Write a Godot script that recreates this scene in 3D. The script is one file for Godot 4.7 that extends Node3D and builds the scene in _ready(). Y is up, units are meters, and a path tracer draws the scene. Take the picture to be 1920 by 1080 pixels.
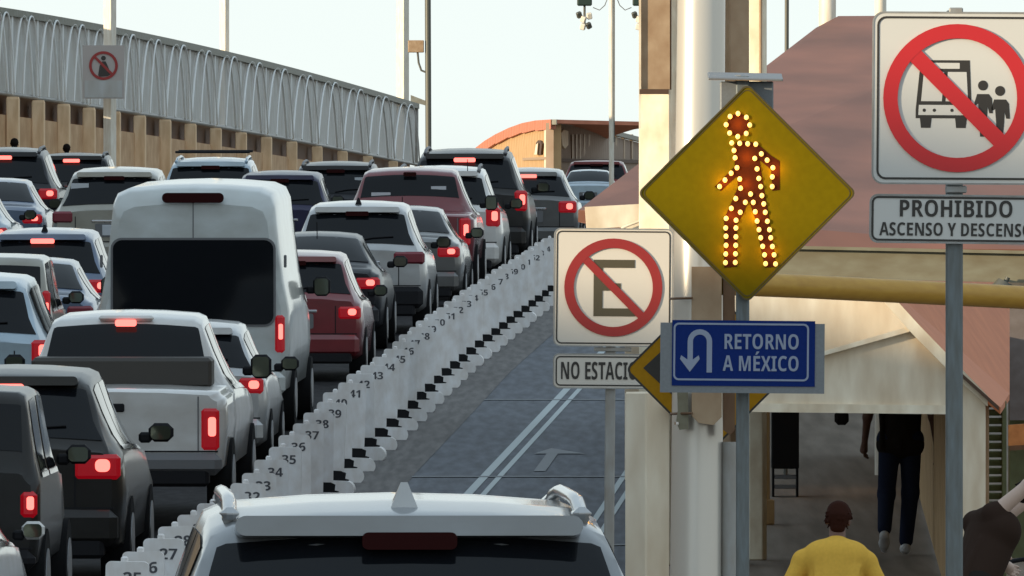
extends Node3D
# A queue of cars climbing a border bridge beside a walkway; -z is the way the camera looks, metres.

const F := 25000.0      # the long lens: pixels of the 1920 wide picture per unit of slope
const EYE := 2.75       # height of the camera above the road where it stands
var used := {}
var M := {}
var rng := RandomNumberGenerator.new()


func _ready() -> void:
	rng.seed = 41
	var cam := Camera3D.new()
	cam.name = "camera"
	cam.position = Vector3(0, EYE, 0)
	cam.keep_aspect = Camera3D.KEEP_HEIGHT
	cam.fov = rad_to_deg(2.0 * atan(540.0 / F))
	cam.near = 0.5
	cam.far = 6000.0
	add_child(cam)
	cam.current = true
	var env := Environment.new()
	env.background_mode = Environment.BG_SKY
	var sky := Sky.new()
	var sm := ProceduralSkyMaterial.new()
	sm.sky_top_color = lin(0.50, 0.62, 0.72)
	sm.sky_horizon_color = lin(0.765, 0.83, 0.795)
	sm.sky_energy_multiplier = 1.0
	sm.sky_curve = 0.16
	sm.ground_bottom_color = lin(0.07, 0.068, 0.065)
	sm.ground_horizon_color = lin(0.30, 0.26, 0.21)
	sm.sun_angle_max = 1.0
	sky.sky_material = sm
	env.sky = sky
	env.tonemap_mode = Environment.TONE_MAPPER_LINEAR
	env.tonemap_exposure = 1.22
	env.sdfgi_enabled = true
	env.ssao_enabled = true
	env.ssil_enabled = true
	var we := WorldEnvironment.new()
	we.name = "world_environment"
	we.environment = env
	add_child(we)
	var sun := DirectionalLight3D.new()
	sun.name = "sun"
	var to_sun := Vector3(-0.87, 0.152, 0.47).normalized()
	sun.basis = Basis.looking_at(-to_sun)
	sun.light_energy = 1.6
	sun.light_color = lin(1.0, 0.82, 0.56)
	sun.light_angular_distance = 0.55
	sun.shadow_enabled = true
	add_child(sun)
	make_materials()
	make_setting()
	make_fence()
	make_left_poles()
	make_far_buildings()
	make_walkway()
	make_gantry()
	make_cars()
	make_delineators()
	make_signs()
	make_people()


# ---------------------------------------------------------------- helpers

func lin(r: float, g: float, b: float) -> Color:
	return Color(r, g, b).linear_to_srgb()


func at(u: float, v: float, d: float) -> Vector3:
	return Vector3((u - 960.0) * d / F, EYE + (540.0 - v) * d / F, -d)


func px(u: float, d: float) -> float:
	return (u - 960.0) * d / F


func gy(d: float) -> float:      # the road: level at the camera, then a steady climb to the crest of the bridge
	var k := [[-400.0, 0.0], [78.0, 0.0], [92.0, 0.03], [112.0, 0.27], [133.0, 0.80], [240.0, 3.44], [303.0, 4.2], [395.0, 4.75], [470.0, 4.9], [3000.0, 4.9]]
	for i in k.size() - 1:
		if d <= k[i + 1][0]:
			return lerpf(k[i][1], k[i + 1][1], clampf((d - k[i][0]) / (k[i + 1][0] - k[i][0]), 0.0, 1.0))
	return 4.9


func walk_y(d: float) -> float:      # the pavement of the walkway
	return gy(d) + 0.15 + clampf((d - 84.0) / 30.0, 0.0, 1.0) * 0.17


func numbered(called: String) -> String:
	var n: int = used.get(called, -1) + 1
	used[called] = n
	return called if n == 0 else "%s_%03d" % [called, n]


func thing(called: String, label: String, category: String, where := Vector3.ZERO, group := "") -> Node3D:
	var o := Node3D.new()
	o.name = numbered(called)
	add_child(o)
	o.position = where
	tag(o, label, category, group)
	return o


func tag(o: Node, label: String, category: String, group := "") -> void:
	o.set_meta("label", label)
	o.set_meta("category", category)
	if group:
		o.set_meta("group", group)


func mb() -> SurfaceTool:
	var st := SurfaceTool.new()
	st.begin(Mesh.PRIMITIVE_TRIANGLES)
	st.set_smooth_group(-1)
	return st


func done(st: SurfaceTool) -> ArrayMesh:
	st.index()
	st.generate_normals()
	return st.commit()


func place(mesh: Mesh, called: String, m: Material, parent: Node3D = null, world := false) -> MeshInstance3D:
	var o := MeshInstance3D.new()
	o.mesh = mesh
	o.material_override = m
	o.name = numbered(called) if parent == null else called
	(self if parent == null else parent).add_child(o, true)
	if world and parent:
		var p: Node = parent
		while p != self and p is Node3D:
			o.position -= (p as Node3D).position
			p = p.get_parent()
	return o


func build(st: SurfaceTool, called: String, m: Material, parent: Node3D = null, world := false) -> MeshInstance3D:
	return place(done(st), called, m, parent, world)


func struct(st: SurfaceTool, called: String, m: Material) -> MeshInstance3D:
	var o := build(st, called, m)
	o.set_meta("kind", "structure")
	return o


func tri(st: SurfaceTool, a: Vector3, b: Vector3, c: Vector3) -> void:      # counter-clockwise seen from outside
	st.add_vertex(a)
	st.add_vertex(c)
	st.add_vertex(b)


func quad(st: SurfaceTool, a: Vector3, b: Vector3, c: Vector3, d: Vector3) -> void:
	tri(st, a, b, c)
	tri(st, a, c, d)


func face(st: SurfaceTool, p: Array, away: Vector3) -> void:      # a convex face, turned away from a point inside
	var c := Vector3.ZERO
	for q in p:
		c += q
	c /= p.size()
	var n: Vector3 = (p[1] - p[0]).cross(p[2] - p[0])
	var flip := n.dot(c - away) < 0.0
	for i in range(1, p.size() - 1):
		if flip:
			tri(st, p[0], p[i + 1], p[i])
		else:
			tri(st, p[0], p[i], p[i + 1])


func box(st: SurfaceTool, c: Vector3, s: Vector3, bevel := 0.0, b := Basis()) -> void:
	var h := s * 0.5
	var e := minf(bevel, minf(h.x, minf(h.y, h.z)) * 0.9)
	st.set_smooth_group(-1)
	if e <= 0.0:
		for ax in 3:
			for sg in [-1.0, 1.0]:
				var p := []
				for k in [[-1, -1], [1, -1], [1, 1], [-1, 1]]:
					var q := Vector3.ZERO
					q[ax] = sg * h[ax]
					q[(ax + 1) % 3] = k[0] * h[(ax + 1) % 3]
					q[(ax + 2) % 3] = k[1] * h[(ax + 2) % 3]
					p.append(c + b * q)
				face(st, p, c)
		return
	var pt := func(sx: float, sy: float, sz: float, ax: int) -> Vector3:
		var q := Vector3(sx * (h.x - e), sy * (h.y - e), sz * (h.z - e))
		q[ax] = [sx, sy, sz][ax] * h[ax]
		return c + b * q
	for ax in 3:
		for sg in [-1.0, 1.0]:
			var p := []
			for k in [[-1.0, -1.0], [1.0, -1.0], [1.0, 1.0], [-1.0, 1.0]]:
				var g := [0.0, 0.0, 0.0]
				g[ax] = sg
				g[(ax + 1) % 3] = k[0]
				g[(ax + 2) % 3] = k[1]
				p.append(pt.call(g[0], g[1], g[2], ax))
			face(st, p, c)
		for k in [[-1.0, -1.0], [1.0, -1.0], [1.0, 1.0], [-1.0, 1.0]]:      # edges along ax
			var y := (ax + 1) % 3
			var z := (ax + 2) % 3
			var lo := [0.0, 0.0, 0.0]
			lo[ax] = -1.0
			lo[y] = k[0]
			lo[z] = k[1]
			var hi := lo.duplicate()
			hi[ax] = 1.0
			face(st, [pt.call(lo[0], lo[1], lo[2], y), pt.call(hi[0], hi[1], hi[2], y), pt.call(hi[0], hi[1], hi[2], z), pt.call(lo[0], lo[1], lo[2], z)], c)
	for sx in [-1.0, 1.0]:
		for sy in [-1.0, 1.0]:
			for sz in [-1.0, 1.0]:
				face(st, [pt.call(sx, sy, sz, 0), pt.call(sx, sy, sz, 1), pt.call(sx, sy, sz, 2)], c)


func boxed(s: Vector3, bevel := 0.0, c := Vector3.ZERO, b := Basis()) -> ArrayMesh:
	var st := mb()
	box(st, c, s, bevel, b)
	return done(st)


func tube(st: SurfaceTool, pts: Array, radii: Array, sides := 10, caps := true) -> void:
	st.set_smooth_group(0)
	var rings := []
	var up := Vector3.ZERO
	for i in pts.size():
		var t: Vector3 = ((pts[mini(i + 1, pts.size() - 1)] - pts[maxi(i - 1, 0)]) as Vector3).normalized()
		if i == 0:
			up = Vector3.UP if absf(t.y) < 0.9 else Vector3.FORWARD
		up = (up - t * up.dot(t)).normalized()
		var side := t.cross(up)
		var r: float = radii[mini(i, radii.size() - 1)]
		var ring := []
		for k in sides:
			var a := TAU * k / sides
			ring.append(pts[i] + (side * cos(a) + up * sin(a)) * r)
		rings.append(ring)
	for i in pts.size() - 1:
		var mid: Vector3 = (pts[i] + pts[i + 1]) * 0.5
		for k in sides:
			var l := (k + 1) % sides
			face(st, [rings[i][k], rings[i][l], rings[i + 1][l], rings[i + 1][k]], mid)
	if caps:
		st.set_smooth_group(-1)
		face(st, rings[0], pts[1])
		face(st, rings[-1], pts[-2])


func bar(a: Vector3, b: Vector3, r: float, sides := 10, r2 := -1.0) -> SurfaceTool:
	var st := mb()
	tube(st, [a, b], [r, r if r2 < 0.0 else r2], sides)
	return st


func ball(st: SurfaceTool, c: Vector3, r: Vector3, n := 10) -> void:
	st.set_smooth_group(0)
	for i in n:
		for k in n * 2:
			var p := []
			for q in [[i, k], [i, k + 1], [i + 1, k + 1], [i + 1, k]]:
				var a: float = PI * q[0] / n
				var o: float = PI * (q[1] % (n * 2)) / n
				p.append(c + Vector3(sin(a) * cos(o), cos(a), sin(a) * sin(o)) * r)
			if i == 0:
				p.remove_at(1)
			elif i == n - 1:
				p.remove_at(2)
			face(st, p, c)


# a flat outline given a thickness; o is where (0,0) lies, ax and ay its axes, z0..z1 along ax x ay
func prism(st: SurfaceTool, poly: PackedVector2Array, z0: float, z1: float, o := Vector3.ZERO, ax := Vector3.RIGHT, ay := Vector3.UP) -> void:
	st.set_smooth_group(-1)
	var q := poly.duplicate()
	if Geometry2D.is_polygon_clockwise(q):
		q.reverse()
	var n := ax.cross(ay).normalized()
	var at3 := func(p: Vector2, z: float) -> Vector3: return o + ax * p.x + ay * p.y + n * z
	var ix := Geometry2D.triangulate_polygon(q)
	for i in range(0, ix.size(), 3):
		var a := q[ix[i]]
		var b := q[ix[i + 1]]
		var c := q[ix[i + 2]]
		if (b - a).cross(c - a) < 0.0:
			var t := b
			b = c
			c = t
		tri(st, at3.call(a, z1), at3.call(b, z1), at3.call(c, z1))
		tri(st, at3.call(a, z0), at3.call(c, z0), at3.call(b, z0))
	for i in q.size():
		var a := q[i]
		var b := q[(i + 1) % q.size()]
		quad(st, at3.call(a, z0), at3.call(b, z0), at3.call(b, z1), at3.call(a, z1))


func plate(pts: Array, d: float, thick: float) -> SurfaceTool:      # an upright slab facing the road, its outline in world x and y
	var st := mb()
	var q := PackedVector2Array()
	for p in pts:
		var w := at(p[0], p[1], d)
		q.append(Vector2(w.x, w.y))
	prism(st, q, -d - thick, -d)
	return st


func slab(st: SurfaceTool, p: Array, down: Vector3) -> void:      # a (nearly) flat polygon in space, given thickness
	st.set_smooth_group(-1)
	var c := Vector3.ZERO
	for q in p:
		c += q
	c /= p.size()
	var n := p.size()
	for i in range(1, n - 1):
		face(st, [p[0], p[i], p[i + 1]], c + down * 5.0)
		face(st, [p[0] + down, p[i] + down, p[i + 1] + down], c - down * 5.0)
	for i in n:
		var k := (i + 1) % n
		face(st, [p[i], p[k], p[k] + down, p[i] + down], c + down * 0.5)


func round_rect(w: float, h: float, r: float, c := Vector2.ZERO, n := 5) -> PackedVector2Array:
	var q := PackedVector2Array()
	for k in 4:
		var cc: Vector2 = c + Vector2([1, -1, -1, 1][k] * (w / 2 - r), [1, 1, -1, -1][k] * (h / 2 - r))
		for i in n + 1:
			var a := PI / 2 * (k + float(i) / n)
			q.append(cc + Vector2(cos(a), sin(a)) * r)
	return q


func disc(r: float, c := Vector2.ZERO, n := 32) -> PackedVector2Array:
	var q := PackedVector2Array()
	for i in n:
		q.append(c + Vector2(cos(TAU * i / n), sin(TAU * i / n)) * r)
	return q


# a band between an outline and the same outline drawn in
func band(st: SurfaceTool, outer: PackedVector2Array, inner: PackedVector2Array, z0: float, z1: float, o := Vector3.ZERO) -> void:
	st.set_smooth_group(-1)
	var n := outer.size()
	var v := func(p: Vector2, z: float) -> Vector3: return o + Vector3(p.x, p.y, z)
	for i in n:
		var k := (i + 1) % n
		quad(st, v.call(outer[i], z1), v.call(outer[k], z1), v.call(inner[k], z1), v.call(inner[i], z1))
		quad(st, v.call(outer[i], z0), v.call(outer[k], z0), v.call(outer[k], z1), v.call(outer[i], z1))
		quad(st, v.call(inner[k], z0), v.call(inner[i], z0), v.call(inner[i], z1), v.call(inner[k], z1))


func letters(text: String, height: float, m: Material, parent: Node3D, where: Vector3, squeeze := 1.0, bold := true) -> MeshInstance3D:
	var t := TextMesh.new()
	var f := SystemFont.new()
	f.font_names = PackedStringArray(["Droid Sans"])
	f.font_weight = 700 if bold else 400
	t.font = f
	t.text = text
	t.font_size = 64
	t.pixel_size = height / (64.0 * 0.714)      # height is that of the capitals
	t.depth = 0.003
	t.curve_step = 2.0
	var o := place(t, "lettering", m, parent)
	o.position = where
	o.scale = Vector3(squeeze, 1, 1)
	return o


# ---------------------------------------------------------------- materials

func noise_tex(freq: float, lo: float, hi: float, octaves := 4, size := 512, warm := 0.0, sd := 1) -> NoiseTexture2D:
	var n := FastNoiseLite.new()
	n.noise_type = FastNoiseLite.TYPE_SIMPLEX_SMOOTH
	n.frequency = freq
	n.fractal_octaves = octaves
	n.seed = sd
	var t := NoiseTexture2D.new()
	t.width = size
	t.height = size
	t.seamless = true
	t.noise = n
	var g := Gradient.new()
	g.set_color(0, Color(lo, lo * (1.0 - warm), lo * (1.0 - warm * 2.0)))
	g.set_color(1, Color(hi, hi, hi))
	t.color_ramp = g
	return t


func paint(called: String, c: Color, rough := 0.5, metal := 0.0, tex: Texture2D = null, scale := Vector3.ONE, world := false) -> StandardMaterial3D:
	var m := StandardMaterial3D.new()
	m.resource_name = called
	m.albedo_color = c
	m.roughness = rough
	m.metallic = metal
	if tex:
		m.albedo_texture = tex
		m.uv1_triplanar = true
		m.uv1_world_triplanar = world
		m.uv1_scale = scale
	M[called] = m
	return m


func car_paint(called: String, c: Color, metal := 0.0, rough := 0.35) -> StandardMaterial3D:
	var m := paint(called, c, rough, metal, M_dust, Vector3(0.35, 0.6, 0.35))
	m.clearcoat_enabled = true
	m.clearcoat = 0.8
	m.clearcoat_roughness = 0.08
	return m


var M_dust: Texture2D

func glow(called: String, c: Color, e: Color, k: float) -> void:
	var m := paint(called, c, 0.25)
	m.emission_enabled = true
	m.emission = e
	m.emission_energy_multiplier = k


func matt(names: Array) -> void:
	for n in names:
		M[n].metallic_specular = 0.15


func make_materials() -> void:
	var fine := noise_tex(0.05, 0.93, 1.0, 5, 512, 0.0, 3)
	var blotch := noise_tex(0.012, 0.72, 1.0, 5, 512, 0.04, 7)
	var streak := noise_tex(0.02, 0.88, 1.0, 4, 512, 0.05, 11)
	var stain := noise_tex(0.012, 0.84, 1.0, 5, 512, 0.06, 15)
	M_dust = noise_tex(0.01, 0.88, 1.0, 5, 512, 0.02, 21)
	var road := noise_tex(0.014, 0.64, 1.0, 6, 1024, 0.0, 5)
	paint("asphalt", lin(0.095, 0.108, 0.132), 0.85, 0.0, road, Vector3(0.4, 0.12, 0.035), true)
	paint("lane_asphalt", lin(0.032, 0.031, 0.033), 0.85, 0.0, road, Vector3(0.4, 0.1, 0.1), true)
	paint("terrain", lin(0.22, 0.18, 0.135), 0.95, 0.0, blotch, Vector3(0.1, 0.1, 0.1), true)
	paint("gutter", lin(0.135, 0.125, 0.12), 0.9, 0.0, road, Vector3(0.5, 0.2, 0.03), true)
	paint("pavement", lin(0.28, 0.235, 0.19), 0.9, 0.0, blotch, Vector3(0.5, 0.3, 0.025), true)
	paint("road_paint", lin(0.34, 0.39, 0.40), 0.7, 0.0, fine, Vector3(3, 1, 0.4), true)
	paint("worn_paint", lin(0.16, 0.17, 0.18), 0.8, 0.0, fine, Vector3(3, 1, 0.6), true)
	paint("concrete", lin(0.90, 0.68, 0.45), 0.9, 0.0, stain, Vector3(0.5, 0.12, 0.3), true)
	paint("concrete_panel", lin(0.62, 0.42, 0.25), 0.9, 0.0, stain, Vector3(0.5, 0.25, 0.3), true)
	paint("dark_brown", lin(0.085, 0.045, 0.026), 0.8, 0.0, fine, Vector3(0.5, 0.5, 0.5), true)
	paint("mesh_grey", Color(lin(0.55, 0.58, 0.59), 0.84), 0.7, 0.1, streak, Vector3(0.25, 0.06, 0.25), true)
	M.mesh_grey.transparency = BaseMaterial3D.TRANSPARENCY_ALPHA
	paint("galvanised", lin(0.36, 0.37, 0.37), 0.5, 0.4, streak, Vector3(1, 0.4, 1), true)
	paint("arch_pale", lin(0.76, 0.77, 0.76), 0.5)
	paint("rail_green", lin(0.26, 0.27, 0.24), 0.6, 0.2, streak, Vector3(0.5, 0.5, 0.5), true)
	paint("pole_white", lin(0.82, 0.79, 0.70), 0.55, 0.0, streak, Vector3(1.5, 0.2, 1.5), true)
	paint("pole_dark", lin(0.10, 0.10, 0.085), 0.5, 0.3)
	paint("silver_pole", lin(0.68, 0.64, 0.58), 0.3, 0.5)
	paint("sign_grey", lin(0.22, 0.235, 0.25), 0.5, 0.45, fine, Vector3(2, 2, 2), true)
	paint("post_grey", lin(0.17, 0.2, 0.215), 0.5, 0.4, streak, Vector3(4, 0.6, 4), true)
	paint("cream", lin(0.85, 0.76, 0.61), 0.8, 0.0, stain, Vector3(0.6, 0.18, 0.4), true)
	paint("cream_trim", lin(0.90, 0.82, 0.66), 0.7, 0.0, stain, Vector3(0.6, 0.3, 0.4), true)
	paint("column_cream", lin(0.88, 0.82, 0.66), 0.75, 0.0, stain, Vector3(0.9, 0.5, 0.9), true)
	paint("tan_steel", lin(0.42, 0.30, 0.19), 0.6, 0.0, stain, Vector3(0.8, 0.6, 0.8), true)
	paint("brown_steel", lin(0.16, 0.085, 0.04), 0.6, 0.0, streak, Vector3(2, 0.6, 2), true)
	paint("red_roof", lin(0.29, 0.12, 0.08), 0.7, 0.0, noise_tex(0.008, 0.72, 1.0, 4, 512, -0.04, 31), Vector3(0.14, 0.24, 0.12), true)
	paint("brick_roof", lin(0.58, 0.185, 0.07), 0.7, 0.0, streak, Vector3(0.5, 0.3, 0.3), true)
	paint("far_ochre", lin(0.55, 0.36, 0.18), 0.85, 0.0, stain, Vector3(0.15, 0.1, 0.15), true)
	paint("far_shade", lin(0.30, 0.23, 0.18), 0.85, 0.0, stain, Vector3(0.15, 0.1, 0.15), true)  # the ochre wall again, its shaded side painted into the colour
	paint("far_red", lin(0.60, 0.22, 0.13), 0.8, 0.0, stain, Vector3(0.15, 0.1, 0.15), true)
	paint("yellow_pipe", lin(0.55, 0.31, 0.045), 0.5, 0.0, streak, Vector3(0.6, 2, 2), true)
	paint("beam_green", lin(0.22, 0.21, 0.15), 0.7, 0.0, streak, Vector3(0.4, 1, 1), true)
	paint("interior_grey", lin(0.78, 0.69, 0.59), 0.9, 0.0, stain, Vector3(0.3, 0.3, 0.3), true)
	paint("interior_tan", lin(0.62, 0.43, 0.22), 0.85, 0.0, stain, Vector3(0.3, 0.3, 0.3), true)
	paint("green_steel", lin(0.11, 0.13, 0.055), 0.6, 0.0, streak, Vector3(1, 0.5, 1), true)
	paint("orange_stall", lin(0.70, 0.30, 0.10), 0.7, 0.0, streak, Vector3(1, 1, 1), true)
	paint("black_metal", lin(0.012, 0.011, 0.011), 0.5)
	paint("window_blue", lin(0.04, 0.06, 0.09), 0.15)
	paint("plastic_white", lin(0.78, 0.78, 0.79), 0.5, 0.0, noise_tex(0.015, 0.9, 1.0, 5, 512, 0.03, 44), Vector3(0.9, 0.5, 0.31), true)
	paint("rubber", lin(0.014, 0.014, 0.015), 0.75)
	paint("dark_number", lin(0.06, 0.06, 0.07), 0.6)
	paint("sign_cream", lin(0.64, 0.59, 0.52), 0.45)
	paint("sign_white", lin(0.60, 0.59, 0.56), 0.45)
	paint("sign_red", lin(0.29, 0.022, 0.020), 0.4)
	paint("sign_red_bright", lin(0.52, 0.018, 0.022), 0.4)
	paint("sign_black", lin(0.030, 0.026, 0.022), 0.5)
	paint("sign_yellow", lin(0.17, 0.125, 0.002), 0.6, 0.0, fine, Vector3(0.8, 0.8, 0.8), true)
	paint("sign_orange", lin(0.46, 0.235, 0.015), 0.45, 0.0, fine, Vector3(1, 1, 1), true)
	paint("sign_olive", lin(0.06, 0.045, 0.008), 0.5)
	paint("sign_blue", lin(0.009, 0.028, 0.16), 0.4, 0.0, fine, Vector3(2, 2, 2), true)
	paint("sign_pale", lin(0.26, 0.30, 0.40), 0.5)
	paint("symbol_red", lin(0.05, 0.012, 0.004), 0.6)
	paint("chrome", lin(0.6, 0.6, 0.62), 0.15, 1.0)
	paint("steel_rim", lin(0.3, 0.3, 0.31), 0.35, 0.8)
	paint("tyre", lin(0.016, 0.016, 0.017), 0.85)
	paint("trim_black", lin(0.018, 0.018, 0.02), 0.55)
	paint("brown_box", lin(0.035, 0.03, 0.025), 0.6)
	paint("trim_grey", lin(0.12, 0.12, 0.125), 0.5)
	paint("car_glass", lin(0.006, 0.007, 0.009), 0.06).metallic_specular = 0.33
	paint("dim_lens", lin(0.022, 0.0015, 0.002), 0.3).metallic_specular = 0.2
	paint("unlit_lens", lin(0.17, 0.022, 0.034), 0.2)
	paint("clear_lens", lin(0.5, 0.48, 0.45), 0.15)
	paint("plate_white", lin(0.45, 0.47, 0.5), 0.5)
	glow("lens", lin(0.16, 0.004, 0.007), lin(0.15, 0.001, 0.004), 1.0)
	glow("brake_glow", lin(0.6, 0.05, 0.04), lin(1.0, 0.16, 0.13), 2.2)
	glow("led_glow", lin(0.9, 0.6, 0.2), lin(1.0, 0.56, 0.14), 1.35)
	car_paint("paint_white", lin(0.60, 0.595, 0.58))
	car_paint("paint_van", lin(0.50, 0.535, 0.535))
	car_paint("paint_silver", lin(0.42, 0.43, 0.44), 0.5)
	car_paint("paint_grey", lin(0.10, 0.10, 0.10), 0.2)
	car_paint("paint_dark", lin(0.016, 0.017, 0.022), 0.0)
	car_paint("paint_charcoal", lin(0.022, 0.021, 0.020), 0.0)
	car_paint("paint_blue", lin(0.10, 0.14, 0.22), 0.5)
	car_paint("paint_pale_blue", lin(0.34, 0.44, 0.52), 0.4)
	car_paint("paint_red", lin(0.16, 0.012, 0.018), 0.2)
	car_paint("paint_maroon", lin(0.17, 0.03, 0.03), 0.2)
	car_paint("paint_beige", lin(0.30, 0.29, 0.25), 0.3)
	car_paint("paint_violet", lin(0.035, 0.035, 0.075), 0.3)
	for n in ["paint_charcoal", "paint_dark", "paint_maroon", "paint_violet"]:
		M[n].clearcoat = 0.35
		M[n].metallic_specular = 0.25
	car_paint("paint_pearl", lin(0.22, 0.235, 0.25), 0.3)
	paint("skin", lin(0.34, 0.19, 0.125), 0.6)
	paint("skin_dark", lin(0.13, 0.06, 0.038), 0.6)
	paint("skin_pale", lin(0.50, 0.36, 0.29), 0.6)
	paint("hair_brown", lin(0.032, 0.011, 0.007), 0.8)
	paint("hair_black", lin(0.012, 0.009, 0.008), 0.8)
	paint("cloth_black", lin(0.020, 0.017, 0.015), 0.9)
	paint("cloth_brown", lin(0.034, 0.021, 0.016), 0.9)
	paint("denim", lin(0.020, 0.026, 0.050), 0.9, 0.0, fine, Vector3(2, 2, 2), true)
	paint("cloth_yellow", lin(0.72, 0.42, 0.07), 0.9, 0.0, fine, Vector3(1.5, 1.5, 1.5), true)
	paint("shoe_white", lin(0.5, 0.5, 0.5), 0.6)
	matt(["cloth_black", "cloth_brown", "denim", "rubber", "tyre", "trim_black", "black_metal", "lane_asphalt", "hair_black", "hair_brown", "cloth_yellow", "interior_grey", "symbol_red", "sign_yellow", "sign_blue", "sign_orange"])


# ---------------------------------------------------------------- the setting

func sheet(st: SurfaceTool, left: Callable, right: Callable, d0: float, d1: float, step: float, lift: float, cols := 1, high = null) -> void:
	st.set_smooth_group(0)
	var n := int(ceil((d1 - d0) / step))
	for i in n:
		var a := lerpf(d0, d1, float(i) / n)
		var b := lerpf(d0, d1, float(i + 1) / n)
		var ya: float = (gy(a) if high == null else high.call(a)) + lift
		var yb: float = (gy(b) if high == null else high.call(b)) + lift
		for k in cols:
			var xa0 := lerpf(left.call(a), right.call(a), float(k) / cols)
			var xa1 := lerpf(left.call(a), right.call(a), float(k + 1) / cols)
			var xb0 := lerpf(left.call(b), right.call(b), float(k) / cols)
			var xb1 := lerpf(left.call(b), right.call(b), float(k + 1) / cols)
			quad(st, Vector3(xa0, ya, -a), Vector3(xa1, ya, -a), Vector3(xb1, yb, -b), Vector3(xb0, yb, -b))


func post_x(d: float) -> float:      # the line of delineators between the queue and the free lane
	var k := [[-200.0, -2.9], [60.0, -2.9], [92.0, -2.55], [112.0, -2.15], [134.0, -1.73], [151.0, -1.23], [169.0, -0.72], [205.0, 0.53], [300.0, 5.6], [600.0, 24.0], [3000.0, 180.0]]
	for i in k.size() - 1:
		if d <= k[i + 1][0]:
			return lerpf(k[i][1], k[i + 1][1], clampf((d - k[i][0]) / (k[i + 1][0] - k[i][0]), 0.0, 1.0))
	return 180.0


func walk_x(d: float) -> float:      # kerb line of the pavement on the right
	return 0.80 + (d - 96.0) * 0.032


func make_setting() -> void:
	var st := mb()
	sheet(st, func(d): return -1500.0, func(d): return 1500.0, -300.0, 3500.0, 10.0, -0.02, 1)
	struct(st, "ground", M.terrain)
	st = mb()
	sheet(st, func(d): return -18.0 + maxf(d - 60.0, 0.0) * 0.03, func(d): return post_x(d) - 0.2, -60.0, 520.0, 4.0, 0.0)
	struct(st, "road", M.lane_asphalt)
	st = mb()
	sheet(st, func(d): return post_x(d) + 0.55, func(d): return walk_x(d) + (8.0 if d > 126.0 else 0.0), -60.0, 300.0, 4.0, 0.0)
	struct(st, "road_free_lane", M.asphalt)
	st = mb()
	sheet(st, func(d): return post_x(d) - 0.2, func(d): return post_x(d) + 0.7, -60.0, 300.0, 4.0, 0.004)
	struct(st, "gutter", M.gutter)
	# painted lines of the free lane
	for off in [[0.0, 0.09], [0.17, 0.06], [1.42, 0.06], [1.56, 0.05]]:
		st = mb()
		sheet(st, func(d): return -0.47 + (d - 130.5) * 0.0345 + off[0], func(d): return -0.47 + (d - 130.5) * 0.0345 + off[0] + off[1], 90.0, 240.0, 3.0, 0.005)
		struct(st, "lane_line", M.road_paint)
	for d in [119.0, 134.5, 158.0]:
		st = mb()
		sheet(st, func(q): return post_x(q) + 0.7, func(q): return -0.47 + (q - 130.5) * 0.0345 + 1.9, d, d + 0.25, 0.3, 0.008)
		struct(st, "slab_joint", M.worn_paint)
	st = mb()      # a worn turn arrow on the lane
	sheet(st, func(d): return 0.28 + (d - 138.0) * 0.03, func(d): return 0.40 + (d - 138.0) * 0.03, 136.0, 141.0, 2.0, 0.008)
	sheet(st, func(d): return 0.42 - (142.4 - d) * 0.12, func(d): return 0.42 + (142.4 - d) * 0.22, 140.8, 142.4, 0.8, 0.009)
	struct(st, "lane_arrow", M.worn_paint)
	# the pavement with its kerb
	st = mb()
	sheet(st, walk_x, func(d): return walk_x(d) + 9.0, 40.0, 170.0, 3.0, 0.0, 1, walk_y)
	struct(st, "pavement", M.pavement)
	st = mb()
	st.set_smooth_group(-1)
	for i in 44:
		var a := 40.0 + i * 3.0
		var b := a + 2.98
		var p := []
		for q in [[a, 0.0], [b, 0.0], [b, 0.14], [a, 0.14]]:
			p.append(Vector3(walk_x(q[0]) - q[1], 0.0, -q[0]))
		var tops := []
		for q in 4:
			var dd: float = [a, b, b, a][q]
			tops.append(p[q] + Vector3(0, walk_y(dd) + 0.006, 0))
			p[q] += Vector3(0, gy(dd) - 0.1, 0)
		var c: Vector3 = (p[0] + p[2] + tops[0] + tops[2]) * 0.25
		face(st, tops, c)
		for q in 4:
			face(st, [p[q], p[(q + 1) % 4], tops[(q + 1) % 4], tops[q]], c)
	struct(st, "kerb", M.gutter)
	st = mb()
	sheet(st, func(d): return lerpf(-18.0, -1.7, (d - 200.0) / 235.0), func(d): return lerpf(-18.0, -1.7, (d - 200.0) / 235.0) + 2.6, 200.0, 440.0, 8.0, 0.26)
	struct(st, "left_pavement", M.pavement)
	# unseen buildings added left of the approach, sized to keep the evening sun off
	shade_building("unseen building added to shade the no bus stop sign, nearest the camera", -44.0, -6.0, 22.0, 10.65)
	shade_building("unseen building added to shade the blue return sign, left of the approach road", -44.0, -29.0, 12.5, 10.15)
	shade_building("lower unseen building added beside the approach road to shade the no parking sign", -44.0, -42.5, 15.0, 9.75)
	shade_building("unseen building added to shade the lower walkway portal, left of the bridge foot", -44.0, -58.5, 38.0, 9.95)
	shade_building("short unseen building added left of the queue, leaving the roof mast sunlit", -46.0, -98.0, 17.5, 12.0)
	shade_building("long high unseen building added beside the bridge to shade the queue", -46.0, -116.5, 137.0, 14.5)


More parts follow.
